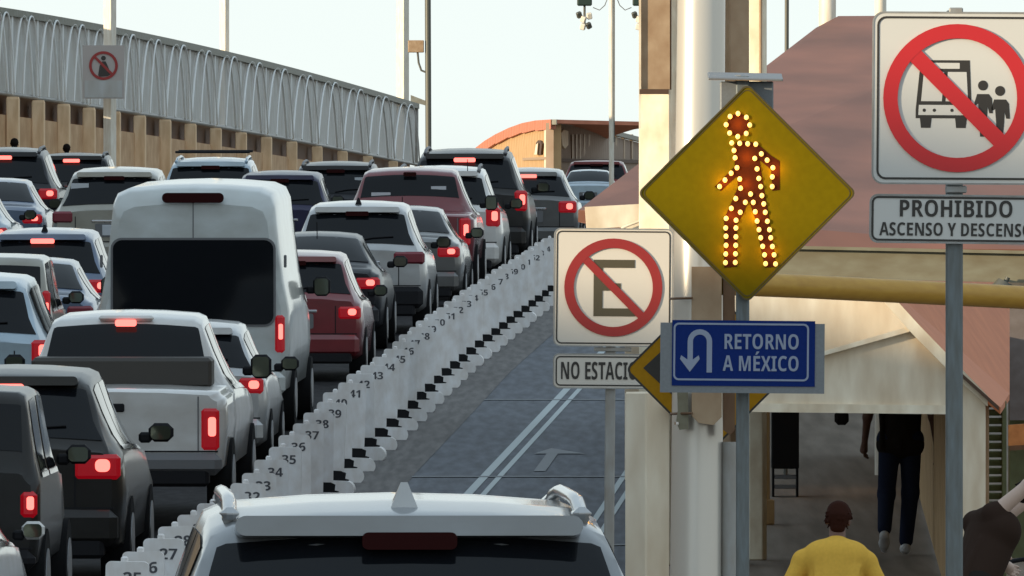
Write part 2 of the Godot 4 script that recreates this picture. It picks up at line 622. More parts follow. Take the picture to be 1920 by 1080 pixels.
func shade_building(label: String, x: float, z: float, length: float, top: float) -> void:  # an unseen block, its height set by the shadow it casts
	var t := thing("unseen_shade_building", label, "building", Vector3(x, gy(-z), z - length * 0.5))
	var h := top - gy(-z)
	place(boxed(Vector3(12, h, length), 0.05, Vector3(-4, h * 0.5, 0)), "wall", M.cream, t)
	place(boxed(Vector3(12.6, 0.25, length + 0.6), 0.04, Vector3(-4, h + 0.13, 0)), "roof", M.galvanised, t)
	var n := int(length / 5.0)
	var w := boxed(Vector3(0.1, 1.3, 1.8), 0.02)
	for row in 2:
		for i in n:
			var o := place(w, "window", M.window_blue, t)
			o.position = Vector3(2.01, 1.8 + row * 3.2, (i + 0.5) * 5.0 - length * 0.5)


# ---------------------------------------------------------------- the fence on the left parapet

func fence_at(n: float) -> Array:      # where bay n of the fence begins: x, z, height of the lower rail
	var u := -28.0 + 47.6 * n
	var h := 160.0 - 0.02 * u - 0.00005 * u * u
	var d := F / (h / 2.0)
	var p := at(u, 174.0 + 0.135 * u + 0.0000475 * u * u, d)
	return [p.x, p.z, p.y]


func make_fence() -> void:
	var p0 := fence_at(8)
	var t := thing("bridge_fence", "grey mesh fence with tubular arches on tan concrete pillars, left of the queue", "fence", Vector3(p0[0], gy(-p0[1]), p0[1]))
	var base := t.position
	var bays := 17
	var pillar := boxed(Vector3(0.30, 1.0, 0.62), 0.02, Vector3(0, 0.5, 0))
	for n in bays + 1:
		var a := fence_at(n)
		var g: float = gy(-a[1]) - 0.1
		var o := place(pillar, "pillar", M.concrete, t)
		o.scale = Vector3(1, a[2] - g - 0.06, 1)
		o.position = Vector3(a[0] + 0.06, g, a[1]) - base
		if n == bays:
			break
		var b := fence_at(n + 1)
		var A := Vector3(a[0], a[2], a[1])
		var B := Vector3(b[0], b[2], b[1])
		var dir := Vector3(B.x - A.x, 0, B.z - A.z).normalized()
		var out := Vector3(-dir.z, 0, dir.x)      # towards the road
		if out.x < 0.0:
			out = -out
		var UP2 := Vector3(0, 2.0, 0)
		var g2: float = gy(-b[1]) - 0.1
		var wall := func(lo_a: float, hi_a: float, lo_b: float, hi_b: float, off: float, thick: float, called: String, m: Material) -> void:
			var st := mb()
			var q := []
			for k in [[A, lo_a], [B, lo_b], [B, hi_b], [A, hi_a]]:
				q.append(Vector3(k[0].x, k[1], k[0].z) + out * off)
			slab(st, q, -out * thick)
			build(st, called, m, t, true)
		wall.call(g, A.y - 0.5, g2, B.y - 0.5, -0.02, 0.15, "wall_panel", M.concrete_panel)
		wall.call(A.y - 0.5, A.y + 0.06, B.y - 0.5, B.y + 0.06, -0.22, 0.1, "painted_shade_board", M.dark_brown)  # dark brown board stands in for the shade below the lower rail
		wall.call(A.y + 0.05, A.y + 1.9, B.y + 0.05, B.y + 1.9, -0.04, 0.02, "mesh_panel", M.mesh_grey)
		var st := bar(A, B, 0.055, 8)
		build(st, "lower_rail", M.galvanised, t, true)
		st = mb()
		slab(st, [A + UP2 + out * 0.09, B + UP2 + out * 0.09, B + UP2 - out * 0.09, A + UP2 - out * 0.09], Vector3(0, -0.17, 0))
		build(st, "top_rail", M.rail_green, t, true)
		st = bar(A + out * 0.03, A + UP2 * 0.94 + out * 0.03, 0.035, 8)
		build(st, "upright", M.arch_pale, t, true)
		# two arches a bay, one before the other
		for k in [[0.03, 0.80, 0.06, 0.034], [0.30, 0.98, 0.12, 0.024]]:
			var pts := []
			for i in 15:
				var f := i / 14.0
				var s := lerpf(k[0], k[1], f)
				var y := 1.86 * (1.0 - pow(absf(2.0 * f - 1.0), 2.4)) + 0.03
				pts.append(A.lerp(B, s) + Vector3(0, y, 0) + out * k[2])
			st = mb()
			tube(st, pts, [k[3]], 6)
			build(st, "arch", M.arch_pale, t, true)
	# end of the mesh
	var e := fence_at(bays)
	var stp := bar(Vector3(e[0], e[2] - 0.1, e[1]), Vector3(e[0], e[2] + 2.0, e[1]), 0.06, 8)
	build(stp, "upright", M.galvanised, t, true)
	# the same parapet nearer the camera, out of the picture to the left
	var f0 := fence_at(0)
	for i in 9:
		var z0 := lerpf(f0[1], -40.0, i / 9.0)
		var z1 := lerpf(f0[1], -40.0, (i + 1) / 9.0)
		var x0 := lerpf(f0[0], -26.0, i / 9.0)
		var x1 := lerpf(f0[0], -26.0, (i + 1) / 9.0)
		var st := mb()
		slab(st, [Vector3(x0, gy(-z0) - 0.2, z0), Vector3(x1, gy(-z1) - 0.2, z1), Vector3(x1, gy(-z1) + 3.2, z1), Vector3(x0, gy(-z0) + 3.1, z0)], Vector3(-0.25, 0, 0))
		build(st, "wall_panel", M.concrete_panel, t, true)
		st = mb()
		slab(st, [Vector3(x0, gy(-z0) + 3.12, z0), Vector3(x1, gy(-z1) + 3.22, z1), Vector3(x1, gy(-z1) + 5.2, z1), Vector3(x0, gy(-z0) + 5.1, z0)], Vector3(-0.03, 0, 0))
		build(st, "mesh_panel", M.mesh_grey, t, true)


func turned_post(p: Vector3, w: float, top: float, yaw: float, m: Material, called: String, parent: Node3D) -> void:
	var h := top - p.y
	place(boxed(Vector3(w, h, w), 0.01, Vector3(0, h * 0.5, 0), Basis(Vector3.UP, yaw)), called, m, parent).position = p - parent.position


func make_left_poles() -> void:
	# with the no-walking sign
	var d := 300.0
	var b := Vector3(px(206, d), gy(d) - 0.05, -d)
	var t := thing("lamp_pole", "square cream light pole rising from behind the round no walking sign", "light pole", b)
	turned_post(b, 0.215, 15.0, -0.6, M.pole_white, "pole", t)
	place(boxed(Vector3(0.42, 0.3, 0.42), 0.03, Vector3(0, 0.15, 0)), "foot", M.concrete, t)
	d = 299.4
	var s := thing("no_walking_sign", "faded white plate with red ring and slash over a walker, before the arched fence", "sign", at(194, 135, d))
	var k := d / F
	place(boxed(Vector3(78 * k, 100 * k, 0.03), 0.0), "plate", paint("faded_sign", lin(0.40, 0.36, 0.34), 0.6, 0.0, null), s)
	place(boxed(Vector3(70 * k, 32 * k, 0.03), 0.0, Vector3(0, -32 * k, 0.012)), "lower_plate", M.mesh_grey, s)
	var st := mb()
	band(st, disc(27 * k, Vector2(0, 12 * k)), disc(22 * k, Vector2(0, 12 * k)), 0.02, 0.03)
	build(st, "ring", M.sign_red, s)
	st = mb()
	prism(st, disc(4.5 * k, Vector2(0, 26 * k), 14), 0.02, 0.026)
	prism(st, PackedVector2Array([Vector2(-10, -6) * k, Vector2(-7, 12) * k, Vector2(-2, 20) * k, Vector2(4, 20) * k, Vector2(8, 12) * k, Vector2(14, -4) * k, Vector2(8, -8) * k, Vector2(-8, -9) * k]), 0.02, 0.026)
	build(st, "walker_symbol", M.sign_black, s)
	st = mb()
	var dd := Vector2(-1, 1).normalized() * 24 * k
	var nn := Vector2(1, 1).normalized() * 2.4 * k
	var cc := Vector2(0, 12 * k)
	prism(st, PackedVector2Array([cc + dd + nn, cc + dd - nn, cc - dd - nn, cc - dd + nn]), 0.03, 0.034)
	build(st, "slash", M.sign_red, s)
	# two more behind the fence
	d = 384.0
	b = Vector3(px(421, d), gy(d) - 0.1, -d)
	t = thing("lamp_pole", "cream light pole behind the middle of the arched fence", "light pole", b)
	turned_post(b, 0.20, 16.0, -0.6, M.pole_white, "pole", t)
	place(boxed(Vector3(0.4, 0.3, 0.4), 0.03, Vector3(0, 0.15, 0)), "foot", M.concrete, t)
	d = 442.0
	b = Vector3(px(755, d), gy(d) - 0.1, -d)
	t = thing("lamp_pole", "thick cream light pole at the fence end, left of a dark post", "light pole", b)
	turned_post(b, 0.31, 18.0, -0.6, M.pole_white, "pole", t)
	place(boxed(Vector3(0.5, 0.3, 0.5), 0.03, Vector3(0, 0.15, 0)), "foot", M.concrete, t)
	d = 440.0
	b = Vector3(px(804, d), gy(d) - 0.1, -d)
	t = thing("dark_post", "dark post with a small box and a hook at the far end of the fence", "post", b)
	build(bar(Vector3(0, 0, 0), Vector3(-0.06, 14, 0), 0.10, 10), "post", M.pole_dark, t)
	place(boxed(Vector3(30, 23, 14) * d / F, 0.02, at(780, 87, d) - b), "box", M.tan_steel, t)
	st = mb()
	var hook := []
	for q in [[783, 98], [785, 118], [790, 132], [800, 136], [806, 134]]:
		hook.append(at(q[0], q[1], d) - b)
	tube(st, hook, [0.035], 6)
	build(st, "hook", M.pole_dark, t)
	st = mb()
	slab(st, [at(770, 178, d) - b, at(806, 192, d) - b, at(806, 200, d) - b, at(770, 190, d) - b], Vector3(0, 0, -0.1))
	build(st, "rail_end", M.rail_green, t)


func make_far_buildings() -> void:
	# red arched building at the crest
	var d := 520.0
	var c := at(1038, 330, d)
	var t := thing("far_building", "ochre building with a red arched roof edge beyond the crest of the bridge", "building", Vector3(c.x, 4.9, c.z))
	var L := func(u: float, v: float) -> Vector3: return at(u, v, d + (1038.0 - u) * 0.45)
	var R := func(u: float, v: float) -> Vector3: return at(u, v, d + (u - 1038.0) * 0.55)
	var back := Vector3(0.5, 0, -1.0)
	var st := mb()
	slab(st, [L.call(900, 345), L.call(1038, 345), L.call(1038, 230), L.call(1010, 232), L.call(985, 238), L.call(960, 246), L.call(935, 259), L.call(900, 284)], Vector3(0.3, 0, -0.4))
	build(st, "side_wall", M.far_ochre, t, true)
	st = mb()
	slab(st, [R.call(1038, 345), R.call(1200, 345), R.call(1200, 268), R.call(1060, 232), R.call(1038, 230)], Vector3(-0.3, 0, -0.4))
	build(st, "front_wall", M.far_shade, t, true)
	st = mb()
	var top := [[898, 277], [915, 264], [935, 252], [960, 240], [985, 231], [1010, 226], [1040, 224]]
	for i in top.size() - 1:
		var a: Vector3 = L.call(top[i][0], top[i][1])
		var b: Vector3 = L.call(top[i + 1][0], top[i + 1][1])
		var ha := 20.0 * d / F
		slab(st, [a + Vector3(-0.15, 0, 0.2), b + Vector3(-0.15, 0, 0.2), b + Vector3(-0.15, -ha * 0.9, 0.2), a + Vector3(-0.15, -ha, 0.2)], Vector3(0.2, 0, -0.3))
		slab(st, [a, b, b + back * 9.0, a + back * 9.0], Vector3(0, -0.15, 0))
	build(st, "roof", M.far_red, t, true)
	st = mb()
	var r0: Vector3 = R.call(1036, 224)
	var r1: Vector3 = R.call(1078, 227)
	var r2: Vector3 = R.call(1205, 260)
	for q in [[r0, r1], [r1, r2]]:
		slab(st, [q[0] + Vector3(0.15, 0, 0.25), q[1] + Vector3(0.15, 0, 0.25), q[1] + Vector3(0.15, -0.2, 0.25), q[0] + Vector3(0.15, -0.2, 0.25)], Vector3(-0.2, 0, -0.3))
	build(st, "cornice", M.rail_green, t, true)
	# pilaster, arched window, white upright panel, bands, railings
	st = mb()
	slab(st, [L.call(1026, 345) + Vector3(-0.12, 0, 0.2), L.call(1037, 345) + Vector3(-0.12, 0, 0.2), L.call(1037, 236) + Vector3(-0.12, 0, 0.2), L.call(1026, 238) + Vector3(-0.12, 0, 0.2)], Vector3(0.1, 0, -0.1))
	build(st, "pilaster", M.cream, t, true)
	st = mb()
	slab(st, [L.call(985, 301) + Vector3(-0.12, 0, 0.2), L.call(1036, 299) + Vector3(-0.12, 0, 0.2), L.call(1036, 294) + Vector3(-0.12, 0, 0.2), L.call(985, 296) + Vector3(-0.12, 0, 0.2)], Vector3(0.1, 0, -0.1))
	build(st, "string_course", M.tan_steel, t, true)
	st = mb()
	var arch := []
	for q in [[1010, 290], [1020, 290], [1022, 270], [1019, 264], [1015, 263], [1011, 268]]:
		arch.append(L.call(q[0], q[1]) + Vector3(-0.13, 0, 0.2))
	slab(st, arch, Vector3(0.1, 0, -0.1))
	build(st, "window", M.dark_brown, t, true)
	st = mb()
	slab(st, [L.call(1011, 290) + Vector3(-0.2, 0, 0.3), L.call(1016, 290) + Vector3(-0.2, 0, 0.3), L.call(1018, 268) + Vector3(-0.2, 0, 0.3), L.call(1014, 272) + Vector3(-0.2, 0, 0.3)], Vector3(0.05, 0, -0.05))
	build(st, "shutter", M.cream_trim, t, true)
	st = mb()
	var p := []
	for q in [[1050, 272], [1055, 279], [1061, 272], [1061, 246], [1052, 243], [1048, 250]]:
		p.append(R.call(q[0], q[1]) + Vector3(0.1, 0, 0.3))
	slab(st, p, Vector3(-0.3, 0, -0.1))
	build(st, "white_shutter", M.cream_trim, t, true)
	st = mb()
	slab(st, [R.call(1108, 296) + Vector3(0.1, 0, 0.2), R.call(1128, 296) + Vector3(0.1, 0, 0.2), R.call(1128, 264) + Vector3(0.1, 0, 0.2), R.call(1108, 264) + Vector3(0.1, 0, 0.2)], Vector3(-0.1, 0, -0.1))
	build(st, "window", M.window_blue, t, true)
	for i in 9:
		var u: float = [1068, 1075, 1082, 1090, 1099, 1136, 1150, 1165, 1180][i]
		st = mb()
		slab(st, [R.call(u, 298) + Vector3(0.1, 0, 0.2), R.call(u + 3, 298) + Vector3(0.1, 0, 0.2), R.call(u + 3, 252) + Vector3(0.1, 0, 0.2), R.call(u, 252) + Vector3(0.1, 0, 0.2)], Vector3(-0.1, 0, -0.1))
		build(st, "mullion", M.tan_steel, t, true)
	st = mb()
	slab(st, [R.call(1040, 304) + Vector3(0.1, 0, 0.2), R.call(1200, 306) + Vector3(0.1, 0, 0.2), R.call(1200, 300) + Vector3(0.1, 0, 0.2), R.call(1040, 297) + Vector3(0.1, 0, 0.2)], Vector3(-0.1, 0, -0.1))
	build(st, "balcony_rail", M.dark_brown, t, true)
	# lamp mast with floodlights
	d = 330.0
	var b := Vector3(px(1146.5, d), gy(d), -d)
	t = thing("lamp_mast", "slender white mast with two clusters of floodlights over the crest", "light mast", b)
	build(bar(Vector3.ZERO, Vector3(0, 9.5, 0), 0.062, 10), "mast", M.pole_white, t)
	build(bar(Vector3(0.07, 2.0, 0.05), Vector3(0.075, 9.4, 0.05), 0.012, 6), "cable", M.pole_dark, t)
	for sgn in [-1, 1]:
		var cu: float = 1096.0 if sgn < 0 else 1200.0
		var o := place(boxed(Vector3(28, 30, 20) * d / F, 0.03, at(cu, -4, d) - b), "lamp_housing", M.green_steel, t)
		o.material_override = paint("housing_green", lin(0.01, 0.03, 0.022), 0.6)
		var wire := []
		for q in [[16, 14], [28, 19], [38, 10], [45, -8], [50, -20]]:
			wire.append(at(cu - sgn * q[0], q[1], d) - b)
		st = mb()
		tube(st, wire, [0.012], 6)
		build(st, "bracket", M.pole_dark, t)
		for q in [[-10, 28, 0.4], [-2, 36, -0.5], [8, 48, 0.5], [9, 30, 0.2], [-3, 50, -0.3]]:
			var f := place(boxed(Vector3(0.13, 0.16, 0.1), 0.02), "floodlight", M.pole_dark if q[2] > 0.3 else M.pole_white, t)
			f.position = at(cu + q[0], q[1], d) - b
			f.rotation = Vector3(0.3, q[2], q[2])
		build(bar(at(cu, 8, d) - b, at(cu, 50, d) - b, 0.03, 6), "hanger", M.pole_dark, t)


# ---------------------------------------------------------------- the covered walkway on the right

func make_walkway() -> void:
	var d := 96.0
	var b := Vector3(px(1520, d), walk_y(d), -d)
	var t := thing("covered_walkway", "cream gabled portal of the pedestrian walkway with a red side roof", "walkway", b)
	var k := d / F
	# front wall with its opening, a turned pillar at its left end
	build(plate([[1255, 752], [1540, 666], [1705, 621], [1776, 690], [1848, 757], [1848, 1260], [1792, 1260], [1792, 776], [1255, 770]], d, 0.22), "front_wall", M.cream, t, true)
	place(boxed(Vector3(0.235, 2.6, 0.235), 0.012, Vector3.ZERO, Basis(Vector3.UP, 0.72)), "pillar", M.cream, t).position = at(1214, 735, d) + Vector3(0, -1.3, -0.18) - b
	var st := plate([[1300, 755], [1792, 760], [1792, 777], [1300, 771]], d - 0.03, 0.03)
	build(st, "lintel_band", M.cream_trim, t, true)
	st = plate([[1270, 742], [1540, 660], [1704, 612], [1705, 622], [1540, 668], [1270, 752]], d - 0.07, 0.07)
	build(st, "gable_trim", M.cream_trim, t, true)
	st = plate([[1588, 487], [1612, 487], [1722, 608], [1852, 742], [1852, 762], [1776, 692], [1705, 620]], d - 0.10, 0.12)
	build(st, "gable_trim", M.cream_trim, t, true)
	st = plate([[1255, 610], [1420, 505], [1500, 470], [1592, 480], [1705, 612], [1850, 757], [1255, 757]], d + 0.23, 0.2)
	build(st, "gable_wall", M.cream, t, true)
	# the red side roof, falling to the right behind the gable edge
	st = mb()
	slab(st, [at(1612, 490, 97.0), at(1722, 608, 96.7), at(1852, 744, 96.4), at(1876, 764, 96.6), at(1893, 738, 101.0), at(1893, 500, 107.0), at(1700, 478, 106.0)], Vector3(0.0, -0.05, -0.05))
	build(st, "side_roof", M.brick_roof, t, true)
	st = mb()
	slab(st, [at(1793, 690, 95.85), at(1873, 762, 95.85), at(1873, 770, 95.85), at(1793, 698, 95.85)], Vector3(0, 0, -0.1))
	build(st, "eave", M.dark_brown, t, true)
	# inside: walls, ceiling, a pillar, the far end
	st = mb()
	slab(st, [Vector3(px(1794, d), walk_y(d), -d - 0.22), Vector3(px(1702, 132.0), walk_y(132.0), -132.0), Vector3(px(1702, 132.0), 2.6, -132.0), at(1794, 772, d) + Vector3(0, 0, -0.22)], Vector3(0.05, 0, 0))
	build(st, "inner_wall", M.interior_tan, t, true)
	st = mb()
	slab(st, [Vector3(px(1400, 150), 0.8, -150.0), Vector3(px(1740, 150), 0.8, -150.0), Vector3(px(1740, 150), 4.2, -150.0), Vector3(px(1400, 150), 4.2, -150.0)], Vector3(0, 0, -0.2))
	build(st, "end_wall", M.interior_grey, t, true)
	st = mb()
	slab(st, [at(1255, 762, d) + Vector3(0, 0, -0.25), at(1806, 762, d) + Vector3(0, 0, -0.25), Vector3(px(1740, 150) + 0.5, 3.9, -151.0), Vector3(px(1340, 150) - 0.5, 3.9, -151.0)], Vector3(0, 0.06, 0))
	build(st, "ceiling", M.interior_grey, t, true)
	# left inner pillar with a stepped foot
	var q := Vector3(px(1424, 116), walk_y(116), -116.0)
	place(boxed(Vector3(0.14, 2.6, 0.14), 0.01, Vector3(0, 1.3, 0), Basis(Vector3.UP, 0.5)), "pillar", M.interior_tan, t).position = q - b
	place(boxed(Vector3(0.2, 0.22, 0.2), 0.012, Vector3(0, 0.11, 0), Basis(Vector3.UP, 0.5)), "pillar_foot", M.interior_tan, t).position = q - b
	# dark cabinet on a slatted stand, inside on the left
	d = 122.0
	q = Vector3(px(1472, d), walk_y(d), -d)
	var c := thing("cabinet", "black cabinet on a slatted stand just inside the walkway on the left", "cabinet", q)
	place(boxed(Vector3(0.25, 0.95, 0.3), 0.01, Vector3(0, 0.73, 0)), "body", M.black_metal, c)
	for s in [-1, 1]:
		place(boxed(Vector3(0.02, 0.26, 0.28), 0.0, Vector3(s * 0.11, 0.13, 0)), "leg", M.black_metal, c)
	for i in 2:
		place(boxed(Vector3(0.2, 0.035, 0.28), 0.004, Vector3(0, 0.09 + i * 0.09, 0)), "slat", M.trim_grey, c)
	# cream lower roof to the left of the portal: fascia below the big red roof
	d = 112.0
	b = Vector3(px(1500, d), walk_y(d), -d)
	t = thing("inspection_hall", "large hall with a tall dull red curved roof and cream fascia behind the signs", "building", b)
	st = mb()
	slab(st, [at(1084, 394, 112), at(1190, 349, 114), at(1258, 302, 116.0), at(1330, 236, 118), at(1440, 130, 121), at(1486, 92, 122.2), at(1530, 52, 123.6), at(1572, 30, 124.4), at(1990, 28, 124.4), at(1990, 468, 111.4), at(1440, 464, 111.4), at(1300, 396, 111.6)], Vector3(0, -0.1, -0.05))
	build(st, "roof", M.red_roof, t, true)
	build(plate([[1097, 388], [1262, 379], [1440, 455], [1440, 500], [1262, 440], [1160, 426], [1100, 430]], 111.3, 0.4), "fascia", M.cream_trim, t, true)
	st = mb()
	var arc := []
	for i in 9:
		var a := i / 8.0
		arc.append(at(lerpf(1165, 1250, a), 428 - 22 * sin(a * PI * 0.5), 111.25))
	tube(st, arc, [0.012], 6)
	build(st, "curved_moulding", M.cream_trim, t, true)
	build(plate([[1172, 430], [1262, 430], [1262, 900], [1172, 900]], 113.0, 0.3), "wall", M.cream, t, true)
	build(plate([[1440, 470], [1990, 470], [1990, 640], [1440, 640]], 113.0, 0.3), "wall", M.cream, t, true)
	# white mast standing on the ridge, and a pole behind the roof
	d = 124.6
	b = at(1551, 96, d)
	t = thing("white_mast", "thick white mast standing on the ridge of the big red roof", "mast", b)
	build(bar(Vector3.ZERO, Vector3(0.02, 3.5, 0), 16 * d / F, 14), "mast", M.pole_white, t)
	build(bar(Vector3(0, -0.25, 0), Vector3(0, 0.05, 0), 19 * d / F, 14), "collar", M.pole_white, t)
	d = 126.0
	b = Vector3(px(1473, d), walk_y(d), -d)
	t = thing("dark_mast", "thin dark pole rising behind the left slope of the big red roof", "pole", b)
	build(bar(Vector3.ZERO, Vector3(0.02, 7.5, 0), 0.02, 8), "pole", M.pole_dark, t)
	d = 127.0
	b = Vector3(px(1651, d), walk_y(d), -d)
	t = thing("light_pole", "pale pole behind the roof ridge, just left of the no bus stop sign", "light pole", b)
	build(bar(Vector3.ZERO, Vector3(0.0, 7.5, 0), 11 * d / F, 10), "pole", M.pole_white, t)
	# right edge: grey wall, orange stall, green louvred column
	d = 109.0
	b = Vector3(px(1940, d), walk_y(d), -d)
	t = thing("side_wall", "dull grey concrete wall at the right edge beyond the red side roof", "wall", b)
	build(plate([[1893, 540], [2040, 540], [2040, 788], [1893, 788]], d, 0.3), "upper_wall", paint("grey_wall", lin(0.17, 0.145, 0.14), 0.9, 0.0, M_dust, Vector3(1.5, 1.5, 1.5)), t, true)
	build(plate([[1893, 788], [2040, 788], [2040, 1060], [1893, 1060]], d + 0.5, 0.3), "lower_wall", M.green_steel, t, true)
	t = thing("orange_board", "orange board in the sun at the right edge, under the grey wall", "board", at(1922, 840, 106.0))
	build(plate([[1891, 797], [1960, 792], [1960, 832], [1891, 836]], 106.0, 0.1), "board", M.orange_stall, t, true)
	build(plate([[1893, 836], [1960, 832], [1960, 840], [1893, 845]], 105.95, 0.08), "lip", M.brown_steel, t, true)
	build(bar(at(1950, 840, 106.1), Vector3(px(1950, 106.1), walk_y(106.1), -106.1), 0.03, 8), "stand", M.brown_steel, t, true)
	d = 99.0
	b = Vector3(px(1866, d), walk_y(d), -d)
	t = thing("louvred_column", "green steel column with louvres right of the walkway portal", "column", b)
	var h := at(0, 752, d).y - b.y
	for s in [-1, 1]:
		place(boxed(Vector3(0.035, h, 0.12), 0.004, Vector3(s * 0.065, h * 0.5, 0)), "stile", M.green_steel if s > 0 else M.tan_steel, t)
	var slat := boxed(Vector3(0.095, 0.05, 0.014), 0.0)
	for i in int(h / 0.062):
		var o := place(slat, "slat", M.green_steel, t)
		o.position = Vector3(0, 0.05 + i * 0.062, 0)
		o.rotation.x = 0.7


# ---------------------------------------------------------------- columns, silver pole, beam and barrier pipe

func make_gantry() -> void:
	# the tall silver pole
	var d := 65.0
	var b := Vector3(px(1302, d), walk_y(d), -d)
	var t := thing("silver_pole", "tall thick silver pole behind the blue sign and the lit crossing sign", "pole", b)
	var st := mb()
	tube(st, [Vector3(0.0, 0, 0), Vector3(0.016, 2.2, 0), Vector3(0.038, 4.4, 0), Vector3(0.061, 7.0, 0)], [0.131, 0.124, 0.115, 0.104], 32)
	build(st, "shaft", M.silver_pole, t)
	build(bar(Vector3(0.167, 0, 0.02), Vector3(0.167, 1.85, 0.02), 0.036, 14), "conduit", M.galvanised, t)
	build(bar(Vector3(0, 0, 0), Vector3(0, 0.05, 0), 0.26, 24), "base_flange", M.galvanised, t)
	# tan cabinet and brown strap on its front
	var f := thing("meter_box", "tan steel box strapped to the silver pole, below the lit crossing sign", "box", at(1325, 800, 64.75))
	build(plate([[1297, 500], [1353, 500], [1353, 782], [1338, 797], [1310, 793], [1297, 780]], 64.76, 0.12), "body", M.tan_steel, f, true)
	build(plate([[1356, 500], [1378, 500], [1378, 806], [1369, 816], [1356, 806]], 64.8, 0.1), "side_channel", M.brown_steel, f, true)
	for v in [560.0, 776.0]:
		st = mb()
		tube(st, [at(1258, v, 64.9), at(1270, v - 0.5, 64.8), at(1298, v - 1, 64.74)], [0.007], 6)
		build(st, "strap", M.brown_steel, f, true)
	var g := thing("clamp", "small grey green clamp on the left of the silver pole under the blue sign", "clamp", at(1280, 805, 64.75))
	build(plate([[1270, 735], [1290, 735], [1291, 804], [1274, 806], [1268, 790], [1271, 770]], 64.78, 0.08), "jaw", M.beam_green, g, true)
	build(bar(at(1269, 791, 64.75), at(1269, 796, 64.75), 0.012, 8), "bolt", M.chrome, g, true)
	# yellow pipe from the pole to the right
	var p := thing("barrier_pipe", "long yellow height barrier pipe running right from the silver pole", "barrier", at(1640, 548, 65.6))
	st = mb()
	tube(st, [at(1353, 531, 64.9), at(1500, 537, 65.2), at(1920, 558, 66.0), at(2100, 567, 66.4)], [0.0574], 20)
	build(st, "pipe", M.yellow_pipe, p, true)
	st = bar(at(2080, 566, 66.4), Vector3(px(2080, 66.4), walk_y(66.4), -66.4), 0.07, 14)
	build(st, "end_post", M.yellow_pipe, p, true)
	# box beam behind it
	p = thing("box_beam", "grey green box beam above the yellow pipe, behind the no bus stop sign", "beam", at(1640, 500, 80))
	st = mb()
	slab(st, [at(1300, 461, 80), at(2060, 477, 80), at(2060, 531, 80), at(1300, 515, 80)], Vector3(0, 0, -0.2))
	build(st, "web", M.beam_green, p, true)
	st = mb()
	slab(st, [at(1300, 457, 79.95), at(2060, 473, 79.95), at(2060, 479, 79.95), at(1300, 463, 79.95)], Vector3(0, 0, -0.26))
	build(st, "flange", M.beam_green, p, true)
	st = mb()
	slab(st, [at(1300, 511, 79.95), at(2060, 527, 79.95), at(2060, 533, 79.95), at(1300, 517, 79.95)], Vector3(0, 0, -0.26))
	build(st, "flange", M.beam_green, p, true)
	for u in [1322.0, 2040.0]:
		build(bar(at(u, 515 + (u - 1300) * 0.021, 80.1), Vector3(px(u, 80.1), walk_y(80), -80.1), 0.06, 12), "leg", M.beam_green, p, true)
	# floodlight under the beam's right end
	p = thing("floodlight", "small dark cone lamp hanging under the beam at the right edge", "lamp", at(1884, 528, 79.9))
	build(bar(at(1886, 528, 79.9), at(1876, 548, 79.9), 0.05, 14, 0.075), "shade", M.pole_dark, p, true)
	build(bar(at(1890, 520, 79.9), at(1886, 528, 79.9), 0.015, 8), "stem", M.pole_dark, p, true)
	# square turned columns left of and behind the lit sign
	d = 108.0
	b = Vector3(px(1237, d), walk_y(d), -d)
	t = thing("cream_column", "stained square cream column left of the silver pole, its corner turned forward", "column", b)
	# the lit face is 56 px wide and the shaded one 20
	turned_post(b, 78.0 * d / F * 0.80, 7.0, -0.345, M.column_cream, "shaft", t)
	p = thing("control_cabinet", "tall tan metal cabinet on the top of the stained cream column", "cabinet", at(1228, 176, 107.6))
	build(plate([[1202, -60], [1256, -60], [1256, 168], [1202, 168]], 107.55, 0.16), "body", M.tan_steel, p, true)
	build(plate([[1199, 167], [1254, 167], [1254, 176], [1199, 176]], 107.5, 0.2), "sill", M.dark_brown, p, true)
	build(plate([[1198, -60], [1202, -60], [1202, 240], [1198, 240]], 107.52, 0.03), "edge_strip", M.cream_trim, p, true)
	build(plate([[1256, -60], [1259, -60], [1259, 168], [1256, 168]], 107.6, 0.03), "hinge_strip", M.brown_steel, p, true)
	d = 108.0
	b = Vector3(px(1376, d), walk_y(d), -d)
	t = thing("tan_column", "tan square steel column right of the silver pole, in shade", "column", b)
	turned_post(b, 56.0 * d / F * 0.78, 7.0, 0.5, M.tan_steel, "shaft", t)
	d = 109.0
	b = Vector3(px(1421, d), walk_y(d), -d)
	t = thing("pale_column", "narrow pale cream column between the tan column and the red roof", "column", b)
	turned_post(b, 34.0 * d / F * 0.82, 7.0, -0.3, M.column_cream, "shaft", t)
	build(bar(Vector3(0.02, 3.0, 0.1), Vector3(0.02, 6.9, 0.1), 0.012, 6), "conduit", M.tan_steel, t)


# ---------------------------------------------------------------- vehicles
# A body is a loft along the car. A station: how far from the tail, underside, widest half width and its height,
# half width and height of the shoulder, half width and height of the top.

